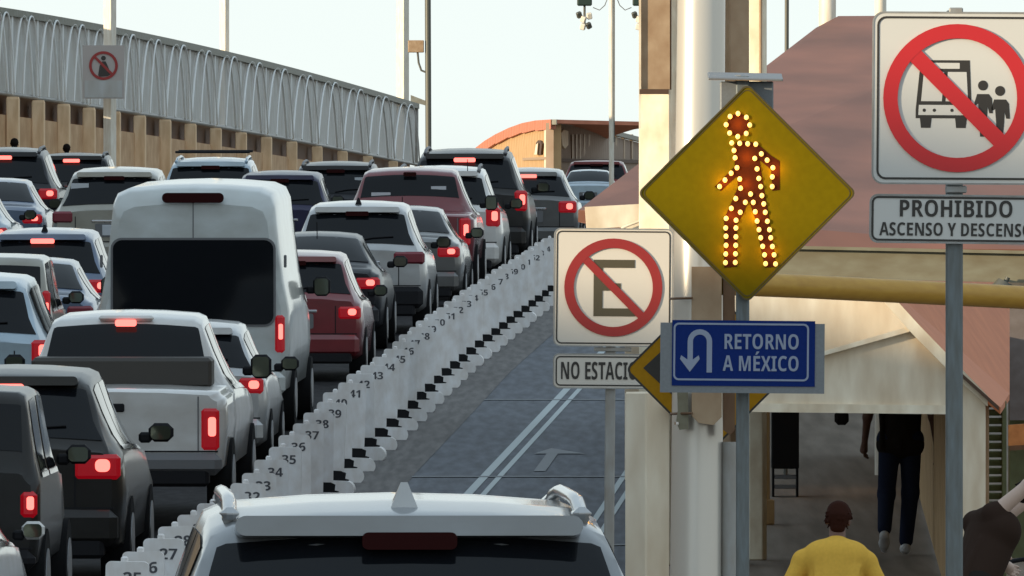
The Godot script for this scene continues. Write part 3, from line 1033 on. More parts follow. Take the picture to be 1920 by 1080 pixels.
var KINDS := {
	"suv": {"len": 4.6, "crown": 0.03, "st": [
		[0.0, 0.36, 0.86, 0.72, 0.845, 0.99, 0.80, 1.07], [0.07, 0.33, 0.895, 0.73, 0.865, 1.02, 0.79, 1.13], [0.22, 0.30, 0.915, 0.75, 0.875, 1.04, 0.735, 1.33],
		[0.36, 0.28, 0.92, 0.75, 0.88, 1.05, 0.685, 1.52], [0.46, 0.28, 0.92, 0.75, 0.88, 1.05, 0.655, 1.60], [0.9, 0.26, 0.92, 0.75, 0.88, 1.04, 0.645, 1.655], [1.9, 0.26, 0.92, 0.75, 0.88, 1.01, 0.645, 1.67],
		[2.6, 0.26, 0.92, 0.75, 0.88, 0.99, 0.62, 1.62], [3.0, 0.26, 0.92, 0.75, 0.88, 0.98, 0.64, 1.44], [3.55, 0.28, 0.92, 0.72, 0.87, 0.97, 0.73, 1.06], [4.25, 0.3, 0.90, 0.68, 0.84, 0.86, 0.72, 0.95], [4.6, 0.36, 0.80, 0.6, 0.74, 0.72, 0.62, 0.80]],
		"window": [0.085, 0.385], "sides": [[0.62, 1.25], [1.32, 2.15], [2.22, 2.95]], "wheels": [0.85, 3.55, 0.35], "light": [0.735, 0.99, 0.30, 0.17], "stop": [1.555, 0.30], "bumper": [0.34, 0.62], "plate": 0.80, "mirror": [2.95, 1.06], "spoiler": 1.60},
	"hatch": {"len": 4.2, "crown": 0.03, "st": [
		[0.0, 0.34, 0.82, 0.68, 0.80, 0.95, 0.74, 1.0], [0.06, 0.30, 0.855, 0.70, 0.825, 0.97, 0.74, 1.05], [0.22, 0.26, 0.875, 0.7, 0.84, 0.98, 0.69, 1.22],
		[0.38, 0.25, 0.88, 0.7, 0.84, 0.98, 0.63, 1.38], [0.5, 0.25, 0.88, 0.7, 0.84, 0.98, 0.60, 1.45], [1.0, 0.24, 0.88, 0.7, 0.84, 0.97, 0.59, 1.51], [1.8, 0.24, 0.88, 0.7, 0.84, 0.94, 0.585, 1.52],
		[2.3, 0.24, 0.88, 0.7, 0.84, 0.92, 0.57, 1.47], [2.8, 0.24, 0.88, 0.7, 0.84, 0.91, 0.61, 1.24], [3.25, 0.26, 0.88, 0.66, 0.83, 0.88, 0.70, 0.98], [3.9, 0.3, 0.86, 0.62, 0.80, 0.78, 0.66, 0.84], [4.2, 0.36, 0.76, 0.55, 0.7, 0.66, 0.58, 0.70]],
		"window": [0.08, 0.42], "sides": [[0.6, 1.1], [1.17, 1.9], [1.97, 2.65]], "wheels": [0.7, 3.25, 0.32], "light": [0.70, 0.90, 0.26, 0.17], "stop": [1.42, 0.28], "bumper": [0.30, 0.55], "plate": 0.74, "mirror": [2.6, 0.98], "spoiler": 1.45},
	"sedan": {"len": 4.75, "crown": 0.03, "st": [
		[0.0, 0.36, 0.83, 0.66, 0.80, 0.93, 0.74, 0.99], [0.06, 0.32, 0.87, 0.68, 0.83, 0.96, 0.75, 1.03], [0.5, 0.26, 0.905, 0.7, 0.855, 0.97, 0.76, 1.06],
		[0.62, 0.26, 0.91, 0.7, 0.86, 0.97, 0.745, 1.09], [0.9, 0.25, 0.91, 0.7, 0.86, 0.97, 0.68, 1.25], [1.2, 0.25, 0.91, 0.7, 0.86, 0.96, 0.605, 1.395], [1.5, 0.25, 0.91, 0.7, 0.86, 0.96, 0.58, 1.435], [2.2, 0.25, 0.91, 0.7, 0.86, 0.94, 0.58, 1.45],
		[2.6, 0.25, 0.91, 0.7, 0.86, 0.92, 0.565, 1.41], [3.1, 0.25, 0.91, 0.7, 0.86, 0.91, 0.62, 1.2], [3.6, 0.27, 0.91, 0.66, 0.85, 0.89, 0.71, 0.96], [4.4, 0.3, 0.88, 0.6, 0.81, 0.78, 0.66, 0.84], [4.75, 0.36, 0.78, 0.55, 0.7, 0.64, 0.58, 0.70]],
		"window": [0.66, 1.22], "sides": [[1.3, 1.75], [1.82, 2.4], [2.46, 3.05]], "wheels": [0.95, 3.75, 0.33], "light": [0.70, 0.86, 0.32, 0.15], "stop": [1.07, 0.26], "bumper": [0.32, 0.58], "plate": 0.72, "mirror": [2.95, 1.0], "spoiler": 0.0},
	"pickup": {"len": 5.8, "crown": 0.03, "st": [
		[0.0, 0.52, 0.97, 0.95, 0.965, 1.16, 0.90, 1.22], [0.04, 0.5, 1.0, 0.95, 0.985, 1.17, 0.93, 1.235], [1.72, 0.48, 1.005, 0.95, 0.99, 1.18, 0.94, 1.245], [1.74, 0.48, 1.005, 0.95, 0.985, 1.18, 0.84, 1.27], [1.80, 0.48, 1.005, 0.95, 0.98, 1.18, 0.80, 1.42],
		[1.92, 0.46, 1.005, 0.95, 0.98, 1.18, 0.735, 1.72], [2.0, 0.46, 1.005, 0.95, 0.98, 1.18, 0.705, 1.81], [2.3, 0.46, 1.005, 0.95, 0.98, 1.17, 0.70, 1.85], [3.2, 0.46, 1.005, 0.95, 0.98, 1.15, 0.69, 1.86], [3.7, 0.46, 1.005, 0.95, 0.98, 1.14, 0.67, 1.80], [4.3, 0.46, 1.005, 0.95, 0.97, 1.13, 0.75, 1.24],
		[5.3, 0.48, 0.99, 0.9, 0.95, 1.05, 0.8, 1.15], [5.8, 0.55, 0.92, 0.8, 0.88, 0.95, 0.75, 1.02]],
		"window": [1.815, 1.955], "sides": [[2.2, 2.9], [2.98, 3.9]], "wheels": [1.05, 4.7, 0.4], "light": [0.86, 1.0, 0.165, 0.40], "stop": [1.80, 0.19], "bumper": [0.50, 0.70], "plate": 0.62, "mirror": [3.75, 1.28], "spoiler": 0.0},
	"van": {"len": 5.6, "crown": 0.04, "rc": 0.17, "st": [
		[0.0, 0.5, 0.985, 0.9, 0.985, 1.35, 0.83, 2.54], [0.08, 0.46, 1.02, 0.9, 1.02, 1.35, 0.865, 2.65], [0.3, 0.42, 1.03, 0.9, 1.03, 1.35, 0.875, 2.70], [3.4, 0.42, 1.03, 0.9, 1.03, 1.35, 0.87, 2.72],
		[4.0, 0.42, 1.03, 0.9, 1.02, 1.3, 0.83, 2.55], [4.7, 0.42, 1.02, 0.9, 1.0, 1.25, 0.78, 1.7], [5.0, 0.44, 1.0, 0.85, 0.97, 1.15, 0.78, 1.3], [5.6, 0.5, 0.9, 0.75, 0.86, 0.95, 0.72, 1.05]],
		"window": [], "sides": [[3.45, 4.2]], "wheels": [1.1, 4.6, 0.36], "light": [0.925, 1.10, 0.11, 0.42], "stop": [2.60, 0.72], "bumper": [0.42, 0.68], "plate": 0.9, "mirror": [4.2, 1.45], "spoiler": 0.0},
	"jeep": {"len": 4.3, "crown": 0.02, "rc": 0.07, "st": [
		[0.0, 0.55, 0.76, 0.8, 0.755, 1.15, 0.70, 1.24], [0.04, 0.52, 0.785, 0.8, 0.78, 1.16, 0.705, 1.35], [0.12, 0.5, 0.79, 0.8, 0.785, 1.17, 0.69, 1.74], [0.2, 0.5, 0.79, 0.8, 0.785, 1.17, 0.68, 1.83], [1.5, 0.5, 0.79, 0.8, 0.785, 1.17, 0.67, 1.86],
		[2.35, 0.5, 0.79, 0.8, 0.785, 1.17, 0.65, 1.82], [2.75, 0.5, 0.79, 0.8, 0.78, 1.16, 0.68, 1.25], [4.1, 0.55, 0.72, 0.8, 0.70, 1.1, 0.62, 1.18], [4.3, 0.6, 0.66, 0.8, 0.64, 1.0, 0.58, 1.08]],
		"window": [0.05, 0.125], "sides": [[0.4, 1.1], [1.3, 2.2]], "wheels": [0.75, 3.4, 0.40], "light": [0.705, 1.0, 0.13, 0.20], "stop": [1.86, 0.16], "bumper": [0.50, 0.66], "plate": 0.9, "mirror": [2.4, 1.25], "spoiler": 0.0},
}
var cache := {}


func half_section(k: Dictionary, s: float) -> PackedVector2Array:
	var st: Array = k.st
	var i := 0
	while i < st.size() - 2 and s > st[i + 1][0]:
		i += 1
	var f := clampf((s - st[i][0]) / (st[i + 1][0] - st[i][0]), 0.0, 1.0)
	var g := []
	for c in range(1, 8):
		g.append(lerpf(st[i][c], st[i + 1][c], f))
	var yb: float = g[0]
	var wm: float = g[1]
	var ym: float = g[2]
	var wb: float = g[3]
	var yt: float = g[6]
	var ybelt: float = minf(g[4], yt - 0.045)
	var wt: float = g[5]
	var rc: float = minf(k.get("rc", 0.10), (yt - ybelt) * 0.4)
	var cr: float = k.crown
	return PackedVector2Array([Vector2(0, yb), Vector2(wm * 0.86, yb), Vector2(wm * 0.965, yb + 0.07), Vector2(wm, ym), Vector2(lerpf(wm, wb, 0.45), lerpf(ym, ybelt, 0.6)), Vector2(wb, ybelt),
		Vector2(lerpf(wb, wt, 0.42), lerpf(ybelt, yt - rc, 0.30)), Vector2(lerpf(wb, wt, 0.74), lerpf(ybelt, yt - rc, 0.66)), Vector2(wt, yt - rc), Vector2(wt - rc * 0.3, yt - rc * 0.32), Vector2(wt - rc, yt), Vector2((wt - rc) * 0.5, yt + cr * 0.75), Vector2(0, yt + cr)])


func on_body(k: Dictionary, s: float, r: float) -> Vector3:      # r runs 0..24 from below, up the right side, over the top and down the left
	var h := half_section(k, s)
	var left := r > 12.0
	var q := 24.0 - r if left else r
	var i := mini(int(q), 11)
	var p := h[i].lerp(h[i + 1], q - i)
	return Vector3(-p.x if left else p.x, p.y, -s)


func body_patch(k: Dictionary, s0: float, s1: float, r0: float, r1: float, off: float, ns := 4, nr := 8) -> ArrayMesh:
	var st := mb()
	st.set_smooth_group(0)
	var g := []
	for i in ns + 1:
		var row := []
		for j in nr + 1:
			var s := lerpf(s0, s1, float(i) / ns)
			var r := lerpf(r0, r1, float(j) / nr)
			var p := on_body(k, s, r)
			var n := (on_body(k, s, r + 0.05) - on_body(k, s, r - 0.05)).cross(on_body(k, s + 0.01, r) - on_body(k, s - 0.01, r)).normalized()
			if n.dot(p - Vector3(0, 0.8, p.z - 0.4)) < 0.0:
				n = -n
			row.append(p + n * off)
		g.append(row)
	for i in ns:
		for j in nr:
			face(st, [g[i][j], g[i][j + 1], g[i + 1][j + 1], g[i + 1][j]], Vector3(0, 0.6, g[i][j].z - 0.3))
	return done(st)


func body_mesh(kind: String) -> ArrayMesh:
	var k: Dictionary = KINDS[kind]
	var ss := []
	for i in k.st.size():
		ss.append(k.st[i][0])
		if i < k.st.size() - 1 and k.st[i + 1][0] - k.st[i][0] > 0.1:
			var n := 3 if k.st[i + 1][0] - k.st[i][0] > 0.5 else 1
			for j in n:
				ss.append(lerpf(k.st[i][0], k.st[i + 1][0], (j + 1.0) / (n + 1.0)))
	var st := mb()
	st.set_smooth_group(0)
	var rings := []
	for s in ss:
		var ring := []
		for r in 24:
			ring.append(on_body(k, s, r))
		rings.append(ring)
	for e in 2:      # rounded ends
		var src: Array = rings[0] if e == 0 else rings[-1]
		var c := Vector3.ZERO
		for p in src:
			c += p
		c /= 24.0
		var ring := []
		for p in src:
			ring.append(c + (p - c) * 0.955 + Vector3(0, 0, 0.028 if e == 0 else -0.05))
		if e == 0:
			rings.push_front(ring)
		else:
			rings.push_back(ring)
	for i in rings.size() - 1:
		for r in 24:
			var q := (r + 1) % 24
			var a: Vector3 = rings[i][r]
			face(st, [a, rings[i][q], rings[i + 1][q], rings[i + 1][r]], Vector3(0, 0.7, a.z * 0.9 - 0.25))
	st.set_smooth_group(-1)
	for e in 2:
		var ring: Array = rings[0] if e == 0 else rings[-1]
		var c := Vector3(0, 0.8, ring[0].z)
		for r in 24:
			face(st, [ring[r], ring[(r + 1) % 24], c], Vector3(0, 0.8, -2.0))
	return done(st)


func shared(key: String, maker: Callable) -> Mesh:
	if not cache.has(key):
		cache[key] = maker.call()
	return cache[key]


func round_box(s: Vector3, r: float) -> ArrayMesh:
	var st := mb()
	prism(st, round_rect(s.x, s.y, r), -s.z * 0.5, s.z * 0.5)
	return done(st)


func make_car(kind: String, u: float, d: float, k: float, colour: String, label: String, category: String, o := {}) -> Node3D:
	var K: Dictionary = KINDS[kind]
	var t := thing({"suv": "suv", "hatch": "hatchback_car", "sedan": "sedan_car", "pickup": "pickup_truck", "van": "van", "jeep": "off_road_vehicle"}[kind], label, category, Vector3(px(u, d), gy(d) + o.get("lift", 0.0), -d), "vehicles queuing up the bridge")
	var slope: float = atan((gy(d + 3.0) - gy(d)) / 3.0)
	t.rotation = Vector3(slope, o.get("yaw", -0.028), 0)
	t.scale = Vector3(k * o.get("wide", 1.0), k, k)
	place(shared(kind + "_body", func(): return body_mesh(kind)), "body", M[colour], t)
	var glass: Material = M.car_glass
	if K.window:
		place(shared(kind + "_rear", func(): return body_patch(K, K.window[0], K.window[1], 9.6, 14.4, 0.006, 5, 12)), "rear_window", glass, t)
	else:
		var pane := place(shared(kind + "_rear", func(): return round_box(Vector3(1.72, 0.93, 0.02), 0.1)), "rear_window", glass, t)
		pane.position = Vector3(0, 1.67, 0.034)
		place(shared(kind + "_seal", func(): return round_box(Vector3(1.77, 0.98, 0.02), 0.12)), "window_seal", M.trim_grey, t).position = Vector3(0, 1.67, 0.029)
		place(shared(kind + "_low_seam", func(): return boxed(Vector3(0.012, 0.62, 0.012))), "door_seam", M.trim_grey, t).position = Vector3(0, 0.86, 0.026)
		for s in [-1, 1]:
			var hg := place(shared("hinge", func(): return boxed(Vector3(0.03, 0.14, 0.04), 0.008)), "hinge", M.trim_grey, t)
			hg.position = Vector3(s * 0.985, 1.9, 0.01)
		place(shared("seam", func(): return boxed(Vector3(0.012, 0.42, 0.012))), "door_seam", M.trim_grey, t).position = Vector3(0, 2.36, 0.026)
		place(shared("handle", func(): return boxed(Vector3(0.18, 0.06, 0.04), 0.01)), "door_handle", M.trim_black, t).position = Vector3(0.1, 1.1, 0.04)
	for i in K.sides.size():
		var q: Array = K.sides[i]
		for s in [0, 1]:
			place(shared("%s_side_%d_%d" % [kind, i, s], func(): return body_patch(K, q[0], q[1], 5.35 if s == 0 else 18.65, 8.1 if s == 0 else 15.9, 0.006, 4, 5)), "side_window", glass, t)
			place(shared("%s_trim_%d_%d" % [kind, i, s], func(): return body_patch(K, q[0] - 0.03, q[1] + 0.03, 5.12 if s == 0 else 18.88, 5.34 if s == 0 else 18.66, 0.012, 3, 1)), "window_trim", M.chrome if o.get("chrome", true) else M.trim_black, t)
	# lamps
	var L: Array = K.light
	var lw: float = L[2] * o.get("lamp_w", 1.0)
	var lh: float = L[3] * o.get("lamp_h", 1.0)
	var lit: bool = o.get("lit", true)
	for s in [-1, 1]:
		var lamp := place(shared("lens%.2f_%.2f" % [lw, lh], func(): return boxed(Vector3(lw, lh, 0.09), minf(0.03, lw * 0.3))), "tail_light", M.lens if lit else M.unlit_lens, t)
		lamp.position = Vector3(s * (L[0] - (lw - L[2]) * 0.5), L[1] + o.get("lamp_y", 0.0), 0.008)
		if lit:
			var cw := minf(lw * 0.42, 0.11)
			var core := place(shared("core%.2f_%.2f" % [lw, lh], func(): return round_box(Vector3(cw, minf(lh * 0.5, 0.17), 0.012), minf(cw, lh * 0.6) * 0.35)), "bulb", M.brake_glow, lamp)
			core.position = Vector3(s * lw * 0.12, lh * 0.06, 0.047)
	# high stop lamp
	var stop_z: float = -K.window[1] + 0.045 if K.window else 0.03
	if kind == "sedan":
		stop_z = -0.72
	var stop := place(shared("stop%.2f" % K.stop[1], func(): return round_box(Vector3(K.stop[1] if kind != "van" else 0.66, 0.06 if kind != "van" else 0.11, 0.05), 0.02 if kind != "van" else 0.05)), "high_stop_light", M.brake_glow if o.get("stop", lit) else M.dim_lens, t)
	stop.position = Vector3(0, K.stop[0] + o.get("stop_y", 0.0), stop_z + 0.03)
	if K.spoiler > 0.0:
		var sp := place(shared(kind + "_spoiler", func(): return round_box(Vector3(1.1 if kind == "suv" else 0.98, 0.07, 0.2), 0.034)), "spoiler", M[colour], t)
		sp.position = Vector3(0, K.spoiler - 0.004, -K.window[1] - 0.02)
		sp.rotation.x = -0.12
	# bumper, plate, wheels, mirrors
	var B: Array = K.bumper
	place(shared(kind + "_bumper", func(): return boxed(Vector3(K.st[1][2] * 1.93, B[1] - B[0], 0.26), 0.06)), "bumper", M[o.get("bumper", colour)], t).position = Vector3(0, (B[0] + B[1]) * 0.5, -0.03)
	place(shared(kind + "_valance", func(): return boxed(Vector3(K.st[1][2] * 1.7, 0.16, 0.3), 0.03)), "valance", M.trim_black, t).position = Vector3(0, B[0] - 0.02, -0.06)
	place(shared("licence", func(): return boxed(Vector3(0.31, 0.155, 0.012), 0.004)), "licence_plate", M.plate_white, t).position = Vector3(0, K.plate, 0.115 if K.plate < B[1] else 0.045)
	place(shared("recess", func(): return round_box(Vector3(0.52, 0.2, 0.012), 0.03)), "plate_recess", M.trim_grey if kind != "pickup" else M.trim_black, t).position = Vector3(0, K.plate, 0.105 if K.plate < B[1] else 0.036)
	place(shared(kind + "_gap", func(): return boxed(Vector3(K.st[1][2] * 1.86, 0.014, 0.02))), "bumper_gap", M.trim_black, t).position = Vector3(0, B[1] + 0.012, 0.022)
	if kind == "pickup":
		for s in [-1, 1]:
			place(shared("gate_gap", func(): return boxed(Vector3(0.012, 0.48, 0.012))), "tailgate_gap", M.trim_grey, t).position = Vector3(s * 0.755, 0.96, 0.026)
		place(shared("gate_handle", func(): return boxed(Vector3(0.2, 0.075, 0.03), 0.012)), "tailgate_handle", M.trim_black, t).position = Vector3(0, 1.1, 0.03)
	elif kind in ["suv", "hatch"]:
		for s in [-1, 1]:
			place(shared(kind + "_hatch_gap", func(): return boxed(Vector3(0.012, 0.36, 0.012))), "tailgate_gap", M.trim_black, t).position = Vector3(s * (L[0] - L[2] * 0.62), B[1] + 0.2, 0.027)
		place(shared(kind + "_garnish", func(): return boxed(Vector3(0.62, 0.035, 0.02), 0.006)), "garnish", M.chrome, t).position = Vector3(0, K.plate + 0.13, 0.034)
		var wiper := mb()
		tube(wiper, [on_body(K, 0.10, 12.0) + Vector3(0, 0.012, 0.012), on_body(K, 0.13, 11.4) + Vector3(0, 0.012, 0.012), on_body(K, 0.15, 10.6) + Vector3(0, 0.012, 0.012)], [0.009], 5)
		build(wiper, "rear_wiper", M.trim_black, t)
	var W: Array = K.wheels
	for s in [-1, 1]:
		for z in [W[0], W[1]]:
			var wh := place(shared("tyre%.2f" % W[2], func(): return done(bar(Vector3(-0.11, 0, 0), Vector3(0.11, 0, 0), W[2], 22))), "wheel", M.tyre, t)
			wh.position = Vector3(s * (K.st[2][2] - 0.10), W[2], -z)
			place(shared("rim%.2f" % W[2], func(): return done(bar(Vector3(-0.006, 0, 0), Vector3(0.006, 0, 0), W[2] * 0.62, 16))), "rim", M.steel_rim, wh).position = Vector3(s * 0.112, 0, 0)
		var big := kind in ["pickup", "van"]
		var mz: float = -K.mirror[0]
		var mirror := place(shared("mirror%s" % big, func(): return boxed(Vector3(0.19, 0.15 if not big else 0.22, 0.12), 0.045)), "mirror", M[o.get("mirror", "trim_black")], t)
		mirror.position = Vector3(s * (K.st[4][4] + 0.15), K.mirror[1] + 0.07, mz)
		place(shared("mirror_glass%s" % big, func(): return round_box(Vector3(0.15, 0.11 if not big else 0.18, 0.01), 0.035)), "mirror_glass", M.car_mirror if M.has("car_mirror") else M.car_glass, mirror).position = Vector3(0, 0, 0.062)
		place(shared("mirror_arm", func(): return boxed(Vector3(0.10, 0.085, 0.08), 0.02)), "mirror_arm", M.trim_black, t).position = Vector3(s * (K.st[4][4] + 0.03), K.mirror[1] + 0.03, mz)
	if o.get("rails", false):
		for s in [-1, 1]:
			var rail: Array = []
			for i in 9:
				var f := i / 8.0
				var q := on_body(K, lerpf(0.62, 2.35, f), 10.0)
				rail.append(Vector3(s * (q.x + 0.01), q.y + 0.005 + 0.03 * minf(1.0, minf(f, 1.0 - f) * 8.0), q.z))
			var st := mb()
			tube(st, rail, [0.024], 8)
			build(st, "roof_rail", M[o.get("rail_paint", "trim_grey")], t)
			for f in [0.66, 2.3]:
				var q := on_body(K, f, 10.0)
				place(boxed(Vector3(0.06, 0.045, 0.16), 0.02), "rail_foot", M[o.get("rail_paint", "trim_grey")], t).position = Vector3(s * (q.x + 0.01), q.y + 0.02, q.z)
	if o.get("fin", false):
		var q := on_body(K, K.window[1] + 0.35 if K.window else 0.5, 12.0)
		var st := mb()
		st.set_smooth_group(-1)
		var lo := [Vector3(-0.048, -0.015, 0.0), Vector3(0.048, -0.015, 0.0), Vector3(0.048, -0.02, -0.2), Vector3(-0.048, -0.02, -0.2)]
		var hi := [Vector3(-0.011, 0.088, -0.02), Vector3(0.011, 0.088, -0.02), Vector3(0.011, 0.08, -0.075), Vector3(-0.011, 0.08, -0.075)]
		for e in 4:
			lo[e] += q
			hi[e] += q
		var mid := q + Vector3(0, 0.02, -0.06)
		face(st, hi, mid)
		for e in 4:
			face(st, [lo[e], lo[(e + 1) % 4], hi[(e + 1) % 4], hi[e]], mid)
		build(st, "antenna", M[o.get("fin_paint", "trim_black")], t)
	if o.get("rod", false):
		var q := on_body(K, K.window[1] + 0.2 if K.window else 0.4, 12.0)
		build(bar(q + Vector3(o.get("rod_x", 0.0), -0.02, 0), q + Vector3(o.get("rod_x", 0.0), 0.16, 0.09), 0.006, 6), "antenna", M.trim_black, t)
	return t


func make_cars() -> void:
	var m := paint("car_mirror", lin(0.10, 0.11, 0.08), 0.05, 0.6)
	m.resource_name = "car_mirror"
	# nearest: the white SUV at the bottom of the picture
	var t := make_car("suv", 775, 52.0, 1.13, "paint_pearl", "pearl white SUV nearest the camera, roof with rails and a fin antenna", "SUV", {"yaw": 0.05, "stop": false, "lit": false, "rails": true, "rail_paint": "paint_silver", "fin": true, "fin_paint": "paint_silver", "wide": 1.10})
	
	# right-hand lane, from the back of the queue to the crest
	t = make_car("jeep", -122, 100.0, 1.0, "paint_charcoal", "boxy dark grey off road vehicle with hardtop at the lower left edge", "off-road vehicle", {"bumper": "trim_black", "stop": false})
	build(bar(Vector3(0, 1.05, 0.05), Vector3(0, 1.05, 0.27), 0.38, 22), "spare_wheel", M.tyre, t)
	make_car("suv", 2, 110.5, 1.07, "paint_charcoal", "near black SUV behind the white pickup, one tail light glaring red", "SUV", {"lamp_w": 1.15, "lamp_h": 1.15, "lamp_y": -0.04, "wide": 1.05})
	t = make_car("pickup", 213, 122.0, 1.03, "paint_white", "white pickup truck with tall red tail lights below the van", "pickup truck", {"bumper": "trim_grey", "lamp_h": 0.95, "lamp_y": -0.09, "yaw": -0.03})
	place(boxed(Vector3(1.62, 0.27, 0.5), 0.03), "tool_box", M.brown_box, t).position = Vector3(0, 1.37, -1.45)
	place(boxed(Vector3(0.5, 0.05, 0.06), 0.02), "stop_lamp_housing", M.paint_white, t).position = Vector3(0, 1.84, -1.965)
	make_car("hatch", 345, 136.0, 0.98, "paint_silver", "silver car hidden behind the white pickup, its right side and mirror showing", "car", {"rod": true})
	t = make_car("van", 363, 147.0, 1.0, "paint_van", "tall white high roofed van with a wide dark rear window", "van", {"stop": false, "yaw": -0.036, "wide": 1.03})
	make_car("suv", 551, 165.0, 0.94, "paint_red", "red hatchback tucked beside the right flank of the white van", "car", {"lamp_y": -0.08, "stop": false})
	make_car("sedan", 586, 178.0, 1.05, "paint_dark", "dark blue sedan with a bright mirror between the van and the silver SUV", "car", {"rod": true})
	make_car("suv", 668, 185.7, 1.08, "paint_silver", "silver SUV with unlit wedge shaped tail lights right of the van", "SUV", {"lit": false, "stop": false, "fin": true, "lamp_w": 1.35, "lamp_h": 0.95, "bumper": "trim_black"})
	make_car("sedan", 748, 197.0, 1.05, "paint_grey", "grey sedan between the silver SUV and the red pickup", "car", {"rod": true})
	t = make_car("pickup", 760, 204.0, 1.06, "paint_red", "dark red pickup truck with stickers on its rear window", "pickup truck", {"stop": false, "lit": true})
	place(boxed(Vector3(0.28, 0.07, 0.01)), "sticker", M.plate_white, t).position = Vector3(-0.42, 1.5, -1.82)
	place(boxed(Vector3(0.22, 0.05, 0.01)), "sticker", M.plate_white, t).position = Vector3(0.42, 1.6, -1.855)
	make_car("suv", 822, 213.0, 1.12, "paint_white", "white SUV with a lit high brake light behind the red pickup", "SUV", {"rails": true, "rod": true, "rod_x": 0.4, "lamp_h": 1.6, "lamp_w": 0.7})
	make_car("suv", 870, 223.0, 1.2, "paint_charcoal", "big dark SUV at the top of the queue with a wide lit brake light bar", "SUV", {"rails": true, "lamp_h": 1.7, "lamp_w": 0.6})
	make_car("hatch", 990, 232.0, 1.02, "paint_grey", "grey hatchback with pinkish red tail light near the crest", "car", {"lamp_w": 1.2, "lamp_h": 1.2})
	make_car("sedan", 1103, 380.0, 1.0, "paint_pale_blue", "small silver blue sedan far off at the crest", "car", {"lit": false})
	make_car("suv", 1118, 408.0, 1.12, "paint_maroon", "dark maroon minibus beyond the sedan at the crest", "van", {"lit": false, "stop": false, "wide": 1.15})
	# middle lane
	make_car("suv", -222, 92.0, 0.86, "paint_silver", "silver car cut off at the bottom left corner, only its mirror in view", "car", {"mirror": "paint_white"})
	make_car("suv", -82, 140.0, 1.12, "paint_pale_blue", "pale blue minivan at the left edge with a round red tail light", "minivan", {"lamp_h": 1.3, "lamp_w": 0.6})
	make_car("jeep", -25, 154.0, 0.96, "paint_beige", "boxy beige SUV with tall tail lights left of the van", "SUV", {"lamp_h": 2.6, "lamp_w": 0.8, "lamp_y": 0.2, "stop": false})
	make_car("sedan", 42, 164.5, 1.02, "paint_blue", "blue grey sedan half hidden between the beige SUV and the van", "car", {"lit": false})
	make_car("suv", 77, 172.0, 1.02, "paint_blue", "steel blue SUV with a lit high brake light left of the van", "SUV", {"fin": true})
	t = make_car("suv", 212, 214.0, 1.1, "paint_beige", "tall grey SUV with a white sticker in its dark rear window, behind the van", "SUV", {"lit": false, "stop": false})
	place(boxed(Vector3(0.26, 0.12, 0.01)), "sticker", M.plate_white, t).position = Vector3(-0.50, 1.42, -0.27)
	make_car("suv", 523, 219.0, 1.02, "paint_violet", "dark violet SUV with a pink tail light above the van's roof line", "SUV", {"stop": false})
	t = make_car("suv", 393, 228.0, 1.07, "paint_pale_blue", "pale blue SUV with roof rack just above the van", "SUV", {"lit": false, "stop": false, "rails": true, "rail_paint": "paint_pale_blue"})
	for z in [1.0, 2.0]:
		build(bar(Vector3(-0.6, 1.79, -z), Vector3(0.6, 1.79, -z), 0.02, 8), "cross_bar", M.trim_black, t)
	t = make_car("suv", 628, 228.0, 1.03, "paint_dark", "black SUV with a pale sticker near the end of the fence", "SUV", {"lit": false, "stop": false, "rails": true})
	place(boxed(Vector3(0.2, 0.1, 0.01)), "sticker", M.plate_white, t).position = Vector3(0.42, 1.4, -0.26)
	# far left lane
	make_car("sedan", -22, 222.0, 1.05, "paint_blue", "blue sedan at the left edge with two glaring brake lights", "car", {})
	make_car("sedan", -92, 211.0, 1.05, "paint_pale_blue", "pale car cut off by the left edge beside the blue sedan", "car", {})
	make_car("suv", 2, 234.0, 1.12, "paint_dark", "large black SUV at the upper left with a red brake light", "SUV", {"rails": true})
	make_car("suv", 132, 246.0, 1.02, "paint_charcoal", "charcoal SUV below the no walking sign with a red brake light", "SUV", {"rails": true})


# ---------------------------------------------------------------- numbered delineators

func in_words(n: int) -> String:
	var w: String = ["", "", "twenty", "thirty", "forty", "fifty", "sixty"][n / 10]
	var o: String = ["", " one", " two", " three", " four", " five", " six", " seven", " eight", " nine"][n % 10]
	return w + o


